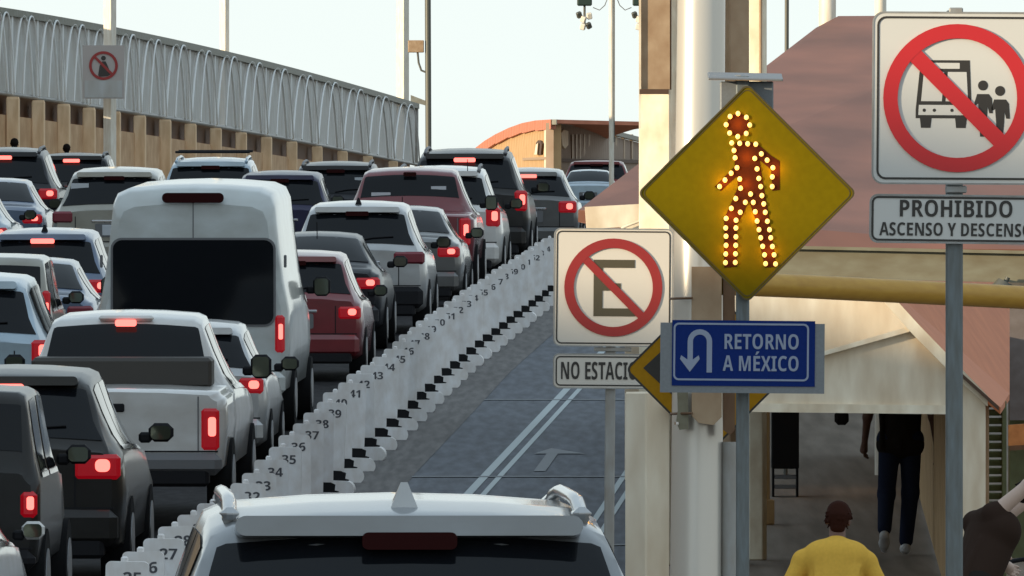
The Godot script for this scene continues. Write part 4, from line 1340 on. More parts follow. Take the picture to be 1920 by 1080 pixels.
func make_delineators() -> void:
	var panel := mb()
	prism(panel, round_rect(0.29, 0.70, 0.035), -0.03, 0.03)
	var pm := done(panel)
	var cap := boxed(Vector3(0.05, 0.05, 0.04), 0.012)
	var boot := mb()
	prism(boot, PackedVector2Array([Vector2(-0.15, 0), Vector2(0.17, 0), Vector2(0.20, 0.05), Vector2(0.16, 0.06), Vector2(0.165, 0.115), Vector2(0.12, 0.135), Vector2(-0.145, 0.135)]), -0.06, 0.06)
	var bm := done(boot)
	var foot := mb()
	prism(foot, round_rect(0.40, 0.16, 0.078), -0.13, 0.13)
	var fm := done(foot)
	for i in 41:
		var n := 25 + i
		var d := 92.0 + 2.95 * (n - 26)
		var t := thing("delineator", "white delineator panel marked %s, %s" % [in_words(n), "beside the nearest white SUV" if n < 32 else "right of the white pickup truck" if n < 37 else "right of the white van" if n < 43 else "right of the red hatchback" if n < 49 else "right of the silver SUV" if n < 54 else "right of the red pickup" if n < 60 else "left of the no parking sign"], "lane delineator", Vector3(post_x(d), gy(d), -d), "numbered delineators between the lanes")
		t.rotation = Vector3(rng.randf_range(-0.02, 0.02), rng.randf_range(-0.06, 0.06), rng.randf_range(-0.045, 0.045))
		place(pm, "panel", M.plastic_white, t).position = Vector3(0, 0.55, 0)
		place(cap, "knob", M.plastic_white, t).position = Vector3(-0.02, 0.91, 0)
		place(bm, "boot", M.rubber, t).position = Vector3(0, 0.10, 0)
		var f := place(fm, "foot", M.plastic_white, t)
		f.position = Vector3(0.065, 0.06, 0.05)
		var l := letters(str(n), 0.076, M.dark_number, t, Vector3(0.035, 0.79, 0.0315), 1.15)
		l.name = "number"


# ---------------------------------------------------------------- signs

func fit(text: String, height: float, width: float, m: Material, parent: Node3D, where: Vector3) -> void:
	var o := letters(text, height, m, parent, where)
	var w: float = (o.mesh as TextMesh).get_aabb().size.x
	if w > 0.01:
		o.scale.x = width / w


func flat_shape(pts: Array, c: Vector2, k: float, z0: float, z1: float) -> ArrayMesh:      # outline in picture units about c
	var q := PackedVector2Array()
	for p in pts:
		q.append(Vector2((p[0] - c.x) * k, (c.y - p[1]) * k))
	var st := mb()
	prism(st, q, z0, z1)
	return done(st)


func ban_ring(parent: Node3D, c: Vector2, r0: float, r1: float, w: float, z: float, m: Material) -> void:
	var st := mb()
	band(st, disc(r0, c, 56), disc(r1, c, 56), z, z + 0.004)
	build(st, "ring", m, parent)
	st = mb()
	var dd := Vector2(-1, 1).normalized() * (r1 + r0) * 0.5
	var nn := Vector2(1, 1).normalized() * w
	prism(st, PackedVector2Array([c + dd + nn, c + dd - nn, c - dd - nn, c - dd + nn]), z, z + 0.0032)
	build(st, "slash", m, parent)


func board(parent: Node3D, w: float, h: float, r: float, m: Material, line: Material, inset: float, lw: float, c := Vector3.ZERO) -> void:
	var st := mb()
	prism(st, round_rect(w, h, r), -0.004, 0.0, c)
	build(st, "sign_face", m, parent)
	st = mb()
	band(st, round_rect(w, h, r), round_rect(w - 0.012, h - 0.012, r - 0.006), -0.012, 0.0022, c)
	build(st, "rim", M.galvanised, parent)
	st = mb()
	var a := w - inset * 2.0
	var b := h - inset * 2.0
	band(st, round_rect(a, b, r * 0.8), round_rect(a - lw * 2.0, b - lw * 2.0, maxf(r * 0.8 - lw, 0.004)), 0.0, 0.002, c)
	build(st, "border", line, parent)


func make_signs() -> void:
	# no parking
	var d := 68.0
	var k := d / F
	var b := Vector3(px(1138, d), gy(d) + 0.05, -d)
	var t := thing("no_parking_sign", "square no parking sign with a ringed E over a small lettered plate", "traffic sign", b)
	t.rotation.z = -0.008
	var c := at(1142, 539, d) - b
	var post := boxed(Vector3(19 * k, c.y + 0.2, 0.03), 0.006, Vector3(0, (c.y + 0.2) * 0.5, -0.04))
	place(post, "post", M.galvanised, t)
	var face_ := Node3D.new()
	face_.name = "no_parking_plate"
	t.add_child(face_, true)
	face_.position = c
	board(face_, 224 * k, 222 * k, 0.035, M.sign_cream, M.sign_black, 5 * k, 2.6 * k)
	var cc := Vector2(1142, 539)
	place(flat_shape([[1105, 487], [1182, 487], [1182, 502], [1122, 502], [1122, 531], [1156, 531], [1156, 545], [1122, 545], [1122, 578], [1184, 578], [1184, 593], [1105, 593]], cc, k, 0.001, 0.0028), "letter", paint("letter_olive", lin(0.075, 0.062, 0.035), 0.5), face_)
	ban_ring(face_, Vector2(0, 0), 92 * k, 74 * k, 7.5 * k, 0.003, M.sign_red)
	var low := Node3D.new()
	low.name = "small_plate"
	t.add_child(low, true)
	low.position = at(1142, 696, d) - b
	board(low, 224 * k, 66 * k, 0.03, M.sign_cream, M.sign_black, 5 * k, 2.6 * k)
	fit("NO ESTACIONAR", 32 * k, 196 * k, M.sign_black, low, Vector3(0, 0, 0.002))
	place(boxed(Vector3(70 * k, 8 * k, 0.02), 0.003, at(1142, 655, d) - b + Vector3(0, 0, -0.02)), "bracket", M.galvanised, t)
	# diamond with lamps
	d = 62.5
	k = d / F
	b = Vector3(px(1393, d), walk_y(d), -d)
	t = thing("lit_crossing_sign", "yellow diamond sign with a walking person drawn in glowing amber lamps, on a slim post", "traffic sign", b)
	c = at(1401, 362, d) - b
	place(boxed(Vector3(25 * k, c.y + 0.55, 25 * k), 0.006, Vector3(0, (c.y + 0.55) * 0.5, -0.09)), "post", M.post_grey, t)
	var dia := Node3D.new()
	dia.name = "diamond_board"
	t.add_child(dia, true)
	dia.position = c
	var side := 290.0 * k
	var turn := func(q: PackedVector2Array) -> PackedVector2Array:
		var out := PackedVector2Array()
		for p in q:
			out.append(p.rotated(PI / 4))
		return out
	var st := mb()
	prism(st, turn.call(round_rect(side, side, 0.03)), -0.05, 0.0)
	build(st, "sign_face", M.sign_yellow, dia)
	st = mb()
	band(st, turn.call(round_rect(side + 0.004, side + 0.004, 0.03)), turn.call(round_rect(side - 0.010, side - 0.010, 0.028)), -0.06, 0.004)
	build(st, "rim", M.sign_olive, dia)
	st = mb()
	band(st, turn.call(round_rect(side - 0.022, side - 0.022, 0.03)), turn.call(round_rect(side - 0.030, side - 0.030, 0.028)), 0.0, 0.002)
	build(st, "border", M.sign_olive, dia)
	var oc := Vector2(1401, 362)
	# dark walking figure under the lamps
	var fig := [
		[[1395, 264], [1417, 268], [1428, 276], [1446, 292], [1462, 302], [1462, 356], [1448, 358], [1446, 318], [1424, 300], [1432, 352], [1440, 396], [1456, 500], [1434, 502], [1416, 410], [1404, 376], [1394, 400], [1382, 420], [1382, 500], [1358, 502], [1358, 410], [1372, 378], [1384, 350], [1382, 330], [1352, 358], [1340, 350], [1378, 312], [1376, 276], [1384, 264]],
	]
	for f in fig:
		place(flat_shape(f, oc, k, 0.0, 0.0018), "walker_symbol", M.symbol_red, dia)
	st = mb()
	prism(st, disc(21 * k, Vector2((1384 - oc.x) * k, (oc.y - 234) * k), 24), 0.0, 0.0018)
	build(st, "walker_head", M.symbol_red, dia)
	var led := mb()
	ball(led, Vector3.ZERO, Vector3(4.4 * k, 4.9 * k, 0.008), 5)
	var lm := done(led)
	var A := [405, 145, 310, 180, 505, 190, 263, 278, 545, 282, 305, 378, 503, 383, 402, 420, 330, 495, 425, 500, 520, 505, 617, 510, 357, 585, 370, 672, 393, 790, 323, 855, 250, 937, 185, 1015, 425, 925, 435, 1035, 683, 625, 752, 700, 820, 790, 813, 900, 812, 1015, 605, 680, 632, 805, 653, 918, 675, 1015]
	var B := [555, 88, 378, 142, 492, 187, 587, 187, 690, 107, 325, 258, 432, 305, 712, 205, 610, 298, 730, 305, 263, 378, 382, 400, 632, 410, 755, 412, 258, 492, 380, 492, 655, 512, 780, 512, 262, 590, 380, 597, 675, 608, 795, 608, 262, 698, 378, 698, 698, 710, 815, 712, 258, 802, 375, 800, 720, 812, 835, 812, 255, 905, 372, 903, 733, 917, 852, 920]
	for q in [[A, 190.0], [B, 350.0]]:
		for i in range(0, q[0].size(), 2):
			var u: float = 1320.0 + q[0][i] / 6.35
			var v: float = q[1] + q[0][i + 1] / 6.35
			var o := place(lm, "lamp_bulb", M.led_glow, dia)
			o.position = Vector3((u - oc.x) * k, (oc.y - v) * k, 0.006)
	for q in [[1384, 233, 0.035], [1400, 295, 0.035], [1398, 345, 0.035], [1452, 318, 0.035], [1358, 342, 0.035], [1371, 405, 0.035], [1369, 470, 0.035], [1416, 405, 0.035], [1442, 472, 0.035]]:      # the amber light that the lamps throw on the board
		var glow_light := OmniLight3D.new()
		glow_light.name = "amber_light"
		dia.add_child(glow_light, true)
		glow_light.position = Vector3((q[0] - oc.x) * k, (oc.y - q[1]) * k, q[2])
		glow_light.light_color = lin(1.0, 0.38, 0.03)
		glow_light.light_energy = 0.0075
		glow_light.light_size = 0.02
		glow_light.omni_range = 2.0
		glow_light.omni_attenuation = 2.0
		glow_light.shadow_enabled = true
	# solar panel and battery box on top
	var sp := place(boxed(Vector3(140 * k, 0.012, 0.30), 0.003), "solar_panel", M.sign_grey, t)
	sp.position = at(1398, 143, d) - b + Vector3(0, 0, -0.14)
	sp.rotation = Vector3(0.10, 0, -0.02)
	place(boxed(Vector3(100 * k, 60 * k, 0.12), 0.006, at(1401, 182, d) - b + Vector3(0, 0, -0.16)), "battery_box", M.sign_grey, t)
	place(boxed(Vector3(12 * k, 20 * k, 0.03), 0.003, at(1385, 150, d) - b + Vector3(0, 0, -0.12)), "panel_bracket", M.galvanised, t)
	# blue return sign on the same post
	d = 62.4
	k = d / F
	t = thing("return_sign", "blue sign with a white U turn arrow and lettering, bolted under the lit diamond", "traffic sign", at(1392, 671, d))
	t.rotation.z = -0.009
	oc = Vector2(1392, 671)
	place(flat_shape([[1238, 606], [1546, 606], [1546, 737], [1238, 737]], oc, k, -0.02, -0.006), "backing_board", M.sign_grey, t)
	place(flat_shape([[1260, 601], [1528, 601], [1528, 724], [1260, 724]], oc, k, -0.0055, 0.0), "sign_face", M.sign_blue, t)
	st = mb()
	var bo := Vector2((1389.5 - oc.x) * k, (oc.y - 660) * k)
	band(st, round_rect(254 * k, 108 * k, 10 * k, bo), round_rect(247 * k, 101 * k, 7 * k, bo), 0.0, 0.002)
	build(st, "border", M.sign_pale, t)
	var arch := []
	for i in 13:
		var a := PI * i / 12.0
		arch.append([1312 + 23 * cos(a), 641 - 23 * sin(a)])
	arch.append([1289, 675])
	arch.append([1277, 667])
	arch.append([1275, 674])
	arch.append([1293.5, 698])
	arch.append([1312, 674])
	arch.append([1310, 667])
	arch.append([1299, 675])
	for i in 13:
		var a := PI * (12 - i) / 12.0
		arch.append([1312 + 13 * cos(a), 641 - 13 * sin(a)])
	arch.append([1325, 699])
	arch.append([1335, 699])
	place(flat_shape(arch, oc, k, 0.0, 0.002), "u_turn_arrow", M.sign_pale, t)
	fit("RETORNO", 28 * k, 139 * k, M.sign_pale, t, Vector3((1427 - oc.x) * k, (oc.y - 641) * k, 0.001))
	fit("A MÉXICO", 28 * k, 142 * k, M.sign_pale, t, Vector3((1427 - oc.x) * k, (oc.y - 682) * k, 0.001))
	# orange diamond behind the silver pole
	d = 65.22
	k = d / F
	t = thing("arrow_sign", "orange yellow diamond warning sign with a black arrow, half hidden behind the blue sign", "traffic sign", at(1330, 693, d))
	oc = Vector2(1330, 693)
	side = 222.0 * k
	st = mb()
	prism(st, turn.call(round_rect(side, side, 0.03)), -0.004, 0.0)
	build(st, "sign_face", M.sign_orange, t)
	st = mb()
	band(st, turn.call(round_rect(side + 0.003, side + 0.003, 0.03)), turn.call(round_rect(side - 0.016, side - 0.016, 0.024)), -0.008, 0.002)
	build(st, "border", M.sign_black, t)
	place(flat_shape([[1206, 690], [1262, 638], [1262, 670], [1384, 670], [1384, 715], [1262, 715], [1262, 742]], oc, k, 0.0, 0.002), "arrow", M.sign_black, t)
	place(boxed(Vector3(150 * k, 0.03, 0.03), 0.004, Vector3(0, 0.1, -0.022)), "bracket", M.galvanised, t)
	# no bus stop
	d = 47.0
	k = d / F
	b = Vector3(px(1790, d), walk_y(d), -d)
	t = thing("no_bus_stop_sign", "large white sign forbidding bus boarding, red ring over a bus and two people", "traffic sign", b)
	c = at(1793, 184, d) - b
	place(boxed(Vector3(32 * k, c.y + 0.31, 0.05), 0.006, Vector3(0, (c.y + 0.31) * 0.5, -0.05)), "post", M.post_grey, t)
	var fb := Node3D.new()
	fb.name = "bus_plate"
	t.add_child(fb, true)
	fb.position = c
	fb.rotation.z = -0.006
	oc = Vector2(1793, 184)
	board(fb, 316 * k, 324 * k, 0.04, M.sign_white, M.sign_black, 9 * k, 4 * k)
	place(flat_shape([[1717, 222], [1717, 205], [1726, 113], [1818, 113], [1822, 205], [1822, 222]], oc, k, 0.0, 0.001), "bus_symbol", M.sign_black, fb)
	for q in [[[1748, 118], [1799, 118], [1799, 129], [1748, 129]], [[1732, 135], [1770, 135], [1766, 190], [1727, 190]], [[1777, 135], [1812, 135], [1815, 190], [1773, 190]], [[1723, 197], [1816, 197], [1817, 216], [1722, 216]]]:
		place(flat_shape(q, oc, k, 0.001, 0.0016), "bus_window", M.sign_white, fb)
	for q in [[1725, 222, 1747, 240], [1791, 222, 1813, 240]]:
		place(flat_shape([[q[0], q[1]], [q[2], q[1]], [q[2] - 2, q[3]], [q[0] + 2, q[3]]], oc, k, 0.0, 0.001), "bus_wheel", M.sign_black, fb)
	for u in [1733, 1752, 1785, 1804]:
		st = mb()
		prism(st, disc(3.2 * k, Vector2((u - oc.x) * k, (oc.y - 207) * k), 12), 0.0016, 0.0022)
		build(st, "bus_lamp", M.sign_black, fb)
	for q in [[1843, 160, 0.0], [1875, 170, 0.0]]:
		st = mb()
		prism(st, disc(9.5 * k, Vector2((q[0] - oc.x) * k, (oc.y - q[1]) * k), 20), 0.0, 0.001)
		build(st, "head_symbol", M.sign_black, fb)
		var x: float = q[0]
		var y: float = q[1]
		place(flat_shape([[x - 11, y + 16], [x + 11, y + 16], [x + 17, y + 24], [x + 19, y + 52], [x + 12, y + 52], [x + 9, y + 40], [x + 8, y + 60], [x + 5, y + 96], [x - 5, y + 96], [x - 7, y + 60], [x - 9, y + 34], [x - 15, y + 38], [x - 16, y + 32]], oc, k, 0.0, 0.001), "person_symbol", M.sign_black, fb)
	ban_ring(fb, Vector2((1795 - oc.x) * k, 0), 139 * k, 112 * k, 14.5 * k, 0.003, M.sign_red_bright)
	low = Node3D.new()
	low.name = "text_plate"
	t.add_child(low, true)
	low.position = at(1793, 411, d) - b
	low.rotation.z = -0.012
	board(low, 326 * k, 92 * k, 0.03, M.sign_white, M.sign_black, 4 * k, 4 * k)
	fit("PROHIBIDO", 31 * k, 211 * k, M.sign_black, low, Vector3(-1 * k, 19 * k, 0.001))
	fit("ASCENSO Y DESCENSO", 24 * k, 286 * k, M.sign_black, low, Vector3(0, -20 * k, 0.001))
	place(boxed(Vector3(26 * k, 12 * k, 0.05), 0.004, at(1793, 20, d) - b + Vector3(0, 0, -0.03)), "top_bracket", M.galvanised, t)
	place(boxed(Vector3(40 * k, 14 * k, 0.04), 0.004, at(1793, 355, d) - b + Vector3(0, 0, -0.03)), "mid_bracket", M.galvanised, t)


# ---------------------------------------------------------------- people

# tapered bones [from, to, radius, radius] blended into one skin, meshed with surface nets
func flesh(bones: Array, cell: float, blend := 0.03) -> ArrayMesh:
	var lo := Vector3.INF
	var hi := -Vector3.INF
	for q in bones:
		var r := maxf(q[2], q[3]) + cell * 3.0
		for p in [q[0], q[1]]:
			lo = lo.min(p - Vector3.ONE * r)
			hi = hi.max(p + Vector3.ONE * r)
	var n := Vector3i(((hi - lo) / cell).ceil()) + Vector3i.ONE
	var f := PackedFloat32Array()
	f.resize(n.x * n.y * n.z)
	f.fill(1.0)
	for q in bones:
		var a: Vector3 = q[0]
		var ab: Vector3 = q[1] - a
		var l2 := maxf(ab.length_squared(), 1e-9)
		var ra: float = q[2]
		var dr: float = q[3] - ra
		var m := maxf(ra, ra + dr) + blend + cell * 2.0
		var i0 := Vector3i(((a.min(q[1]) - Vector3.ONE * m - lo) / cell).floor()).clamp(Vector3i.ZERO, n - Vector3i.ONE)
		var i1 := Vector3i(((a.max(q[1]) + Vector3.ONE * m - lo) / cell).ceil()).clamp(Vector3i.ZERO, n - Vector3i.ONE)
		for z in range(i0.z, i1.z + 1):
			for y in range(i0.y, i1.y + 1):
				var at_row := (z * n.y + y) * n.x
				for x in range(i0.x, i1.x + 1):
					var p := lo + Vector3(x, y, z) * cell - a
					var h := clampf(p.dot(ab) / l2, 0.0, 1.0)
					var dist := (p - ab * h).length() - ra - dr * h
					var old := f[at_row + x]
					var e := maxf(blend - absf(old - dist), 0.0) / blend
					f[at_row + x] = minf(old, dist) - e * e * blend * 0.25
	var vert := {}
	var st := mb()
	st.set_smooth_group(0)
	var step := [1, n.x, n.x * n.y]
	var pos := PackedVector3Array()
	for z in n.z - 1:
		for y in n.y - 1:
			for x in n.x - 1:
				var o := (z * n.y + y) * n.x + x
				var inside := 0
				var vals := []
				for c in 8:
					var w := f[o + (c & 1) * step[0] + ((c >> 1) & 1) * step[1] + ((c >> 2) & 1) * step[2]]
					vals.append(w)
					if w < 0.0:
						inside += 1
				if inside == 0 or inside == 8:
					continue
				var sum := Vector3.ZERO
				var k := 0
				for c in 8:
					for b in 3:
						var e := c | (1 << b)
						if e != c and (vals[c] < 0.0) != (vals[e] < 0.0):
							var t: float = vals[c] / (vals[c] - vals[e])
							var p := Vector3(c & 1, (c >> 1) & 1, (c >> 2) & 1)
							p[b] += t
							sum += p
							k += 1
				vert[o] = pos.size()
				pos.append(lo + (Vector3(x, y, z) + sum / k) * cell)
	for o in vert:
		for b in 3:
			var s: int = step[b]
			var u: int = step[(b + 1) % 3]
			var w: int = step[(b + 2) % 3]
			if (f[o] < 0.0) == (f[o + s] < 0.0) or not (vert.has(o - u) and vert.has(o - w) and vert.has(o - u - w)):
				continue
			var q := [pos[vert[o]], pos[vert[o - u]], pos[vert[o - u - w]], pos[vert[o - w]]]
			if f[o] < 0.0:
				quad(st, q[0], q[1], q[2], q[3])
			else:
				quad(st, q[0], q[3], q[2], q[1])
	return done(st)


func hand_bones(wrist: Vector3, dir: Vector3, thumb: Vector3, curl: Vector3) -> Array:
	var out := [[wrist, wrist + dir * 0.075, 0.026, 0.034]]
	var side := dir.cross(curl).normalized()
	for i in 4:
		var r := wrist + dir * 0.085 + side * (i - 1.5) * 0.020
		var l: float = [0.062, 0.075, 0.07, 0.055][i]
		var m := r + (dir + curl * 0.35).normalized() * l * 0.55
		out.append([r - dir * 0.02, m, 0.0095, 0.009])
		out.append([m, m + (dir + curl * 1.3).normalized() * l * 0.5, 0.009, 0.0075])
	var tb := wrist + dir * 0.03 + thumb * 0.028
	out.append([tb, tb + (dir * 0.7 + thumb).normalized() * 0.045, 0.013, 0.011])
	out.append([tb + (dir * 0.7 + thumb).normalized() * 0.045, tb + (dir * 0.7 + thumb).normalized() * 0.045 + dir * 0.03, 0.011, 0.009])
	return out


# j: joints; drawn standing at the origin, back towards +z
func person(where: Vector3, label: String, j: Dictionary, wear: Dictionary, group := "", size := 1.0) -> Node3D:
	var t := thing("person", label, "person", where, group)
	t.scale = Vector3.ONE * size
	var up: Vector3 = (j.neck - j.hip).normalized()
	var across: Vector3 = (j.shoulder_r - j.shoulder_l).normalized()
	var hips: Vector3 = across * 0.085
	var chest: Vector3 = j.hip.lerp(j.neck, 0.72)
	var body := [[j.hip - hips, j.hip + hips, 0.10, 0.10], [j.hip, chest, 0.115, 0.12], [chest - across * 0.09, chest + across * 0.09, 0.11, 0.11], [j.neck - up * 0.05, j.head - (j.head - j.neck).normalized() * 0.05, 0.055, 0.052],
		[j.shoulder_l, j.shoulder_r, 0.055, 0.055], [j.hip + hips, j.knee_r, 0.08, 0.056], [j.knee_r, j.ankle_r, 0.054, 0.036], [j.hip - hips, j.knee_l, 0.08, 0.056], [j.knee_l, j.ankle_l, 0.054, 0.036],
		[j.shoulder_r, j.elbow_r, 0.05, 0.038], [j.elbow_r, j.wrist_r, 0.038, 0.026], [j.shoulder_l, j.elbow_l, 0.05, 0.038], [j.elbow_l, j.wrist_l, 0.038, 0.026]]
	build_flesh(t, "body", body, 0.014, M[wear.skin])
	var b: Node3D = t.get_child(0)
	# head with its features, hands
	var fwd: Vector3 = j.get("face", Vector3(0, 0, -1))
	var hk: float = wear.get("head_k", 1.0)
	var hu: Vector3 = (j.head - j.neck).normalized()
	var hs := fwd.cross(hu).normalized()
	var hd: Vector3 = j.head
	build_flesh(b, "head", [[hd + hu * 0.035 - fwd * 0.015, hd + hu * 0.03 + fwd * 0.02, 0.088 * hk, 0.082 * hk], [hd - hu * 0.02, hd - hu * 0.075 + fwd * 0.035, 0.072 * hk, 0.044 * hk], [hd - hu * 0.005 + fwd * 0.095, hd - hu * 0.025 + fwd * 0.112, 0.011, 0.014],
		[hd + hs * 0.082 * hk, hd + hs * 0.086 * hk - hu * 0.03, 0.016, 0.010], [hd - hs * 0.082 * hk, hd - hs * 0.086 * hk - hu * 0.03, 0.016, 0.010], [hd - hu * 0.058 + fwd * 0.075 - hs * 0.018, hd - hu * 0.058 + fwd * 0.075 + hs * 0.018, 0.010, 0.010]], 0.007, M[wear.skin], 0.02)
	for s in [-1, 1]:
		var e := mb()
		ball(e, hd + hs * 0.032 * s + hu * 0.012 + fwd * 0.092, Vector3.ONE * 0.011, 6)
		build(e, "eye", M.hair_black, b)
	var hair := [[hd + hu * 0.05 - fwd * 0.03, hd + hu * 0.045 + fwd * 0.02, 0.094 * hk, 0.084 * hk], [hd + hu * 0.02 - fwd * 0.045, hd - hu * 0.06 * hk - fwd * 0.035, 0.088 * hk, 0.06 * hk]]
	for i in 60:      # tufts
		var a := rng.randf_range(0.0, TAU)
		var e := rng.randf_range(-0.9, 1.4)
		var n := (hs * cos(a) * cos(e) + hu * sin(e) - fwd * sin(a) * cos(e)).normalized()
		if n.dot(fwd) > 0.35 and e < 0.6:
			continue
		var r0 := hd + hu * 0.03 - fwd * 0.02 + n * 0.08 * hk
		hair.append([r0, r0 + n * 0.026 + (n.cross(hu) * rng.randf_range(-1, 1) - hu * 0.7) * 0.03, 0.015, 0.004])
	build_flesh(t, "hair", hair, 0.007, M[wear.hair], 0.01)
	for s in ["r", "l"]:
		var dir: Vector3 = (j["wrist_" + s] - j["elbow_" + s]).normalized()
		var fw := Vector3(0, 0, -1) if absf(dir.z) < 0.8 else Vector3(0, 1, 0)
		fw = (fw - dir * fw.dot(dir)).normalized()
		var inward := dir.cross(fw) * (1.0 if s == "l" else -1.0)
		build_flesh(b, "hand", hand_bones(j["wrist_" + s], dir, fw, inward), 0.006, M[wear.skin], 0.008)
	# clothes
	var shirt := [[j.hip - hips - up * 0.04, j.hip + hips - up * 0.04, 0.115, 0.115], [j.hip - hips * 0.6, chest - across * 0.05, 0.115, 0.135], [j.hip + hips * 0.6, chest + across * 0.05, 0.115, 0.135], [chest - across * 0.095, chest + across * 0.095, 0.128, 0.128], [j.hip - up * 0.02, chest, 0.132, 0.142],
		[j.shoulder_l, j.neck - up * 0.05, 0.068, 0.075], [j.shoulder_r, j.neck - up * 0.05, 0.068, 0.075]]
	shirt.append([j.shoulder_l, j.shoulder_r, 0.07, 0.07])
	var back := -(across.cross(up)).normalized()
	if back.z < 0.0:
		back = -back
	for i in 9:      # folds of the cloth
		var o0 := rng.randf_range(-0.16, 0.16)
		var o1 := o0 * 0.9 + rng.randf_range(-0.05, 0.05)
		var hi_ := rng.randf_range(-0.06, 0.35)
		shirt.append([chest + across * o0 + back * (0.125 - absf(o0) * 0.15) - up * hi_ * 0.4, j.hip + across * o1 + back * (0.128 - absf(o1) * 0.15) + up * rng.randf_range(-0.08, 0.12), 0.008, 0.022])
	var sl: float = wear.get("sleeve", 0.55)
	for s in ["r", "l"]:
		var q: float = 0.12 if (s == "r" and wear.get("bare_r", false)) else sl
		if q <= 1.0:
			shirt.append([j["shoulder_" + s], j["shoulder_" + s].lerp(j["elbow_" + s], q), 0.07, 0.058])
		else:
			shirt.append([j["shoulder_" + s], j["elbow_" + s], 0.07, 0.053])
			shirt.append([j["elbow_" + s], j["elbow_" + s].lerp(j["wrist_" + s], q - 1.0), 0.053, 0.042])
	build_flesh(t, "shirt", shirt, 0.012, M[wear.shirt], 0.022)
	var tr := [[j.hip - hips, j.hip + hips, 0.112, 0.112]]
	for s in ["r", "l"]:
		var hp: Vector3 = j.hip + hips * (1.0 if s == "r" else -1.0)
		tr.append([hp, j["knee_" + s], 0.094, 0.072])
		tr.append([j["knee_" + s], j["ankle_" + s] + (j["knee_" + s] - j["ankle_" + s]).normalized() * 0.03, 0.072, 0.058])
	build_flesh(t, "trousers", tr, 0.013, M[wear.trousers])
	for s in ["r", "l"]:
		var an: Vector3 = j["ankle_" + s]
		var toe: Vector3 = j.get("toe_" + s, an + Vector3(0, -0.05, -0.17))
		build_flesh(t, "shoe", [[an + Vector3(0, -0.035, 0.03), an + (toe - an) * 0.6 + Vector3(0, -0.01, 0), 0.042, 0.040], [an + (toe - an) * 0.6 + Vector3(0, -0.01, 0), toe, 0.04, 0.028]], 0.009, M[wear.shoes])
	return t


func build_flesh(parent: Node3D, called: String, bones: Array, cell: float, m: Material, blend := 0.03) -> void:
	place(flesh(bones, cell, blend), called, m, parent)


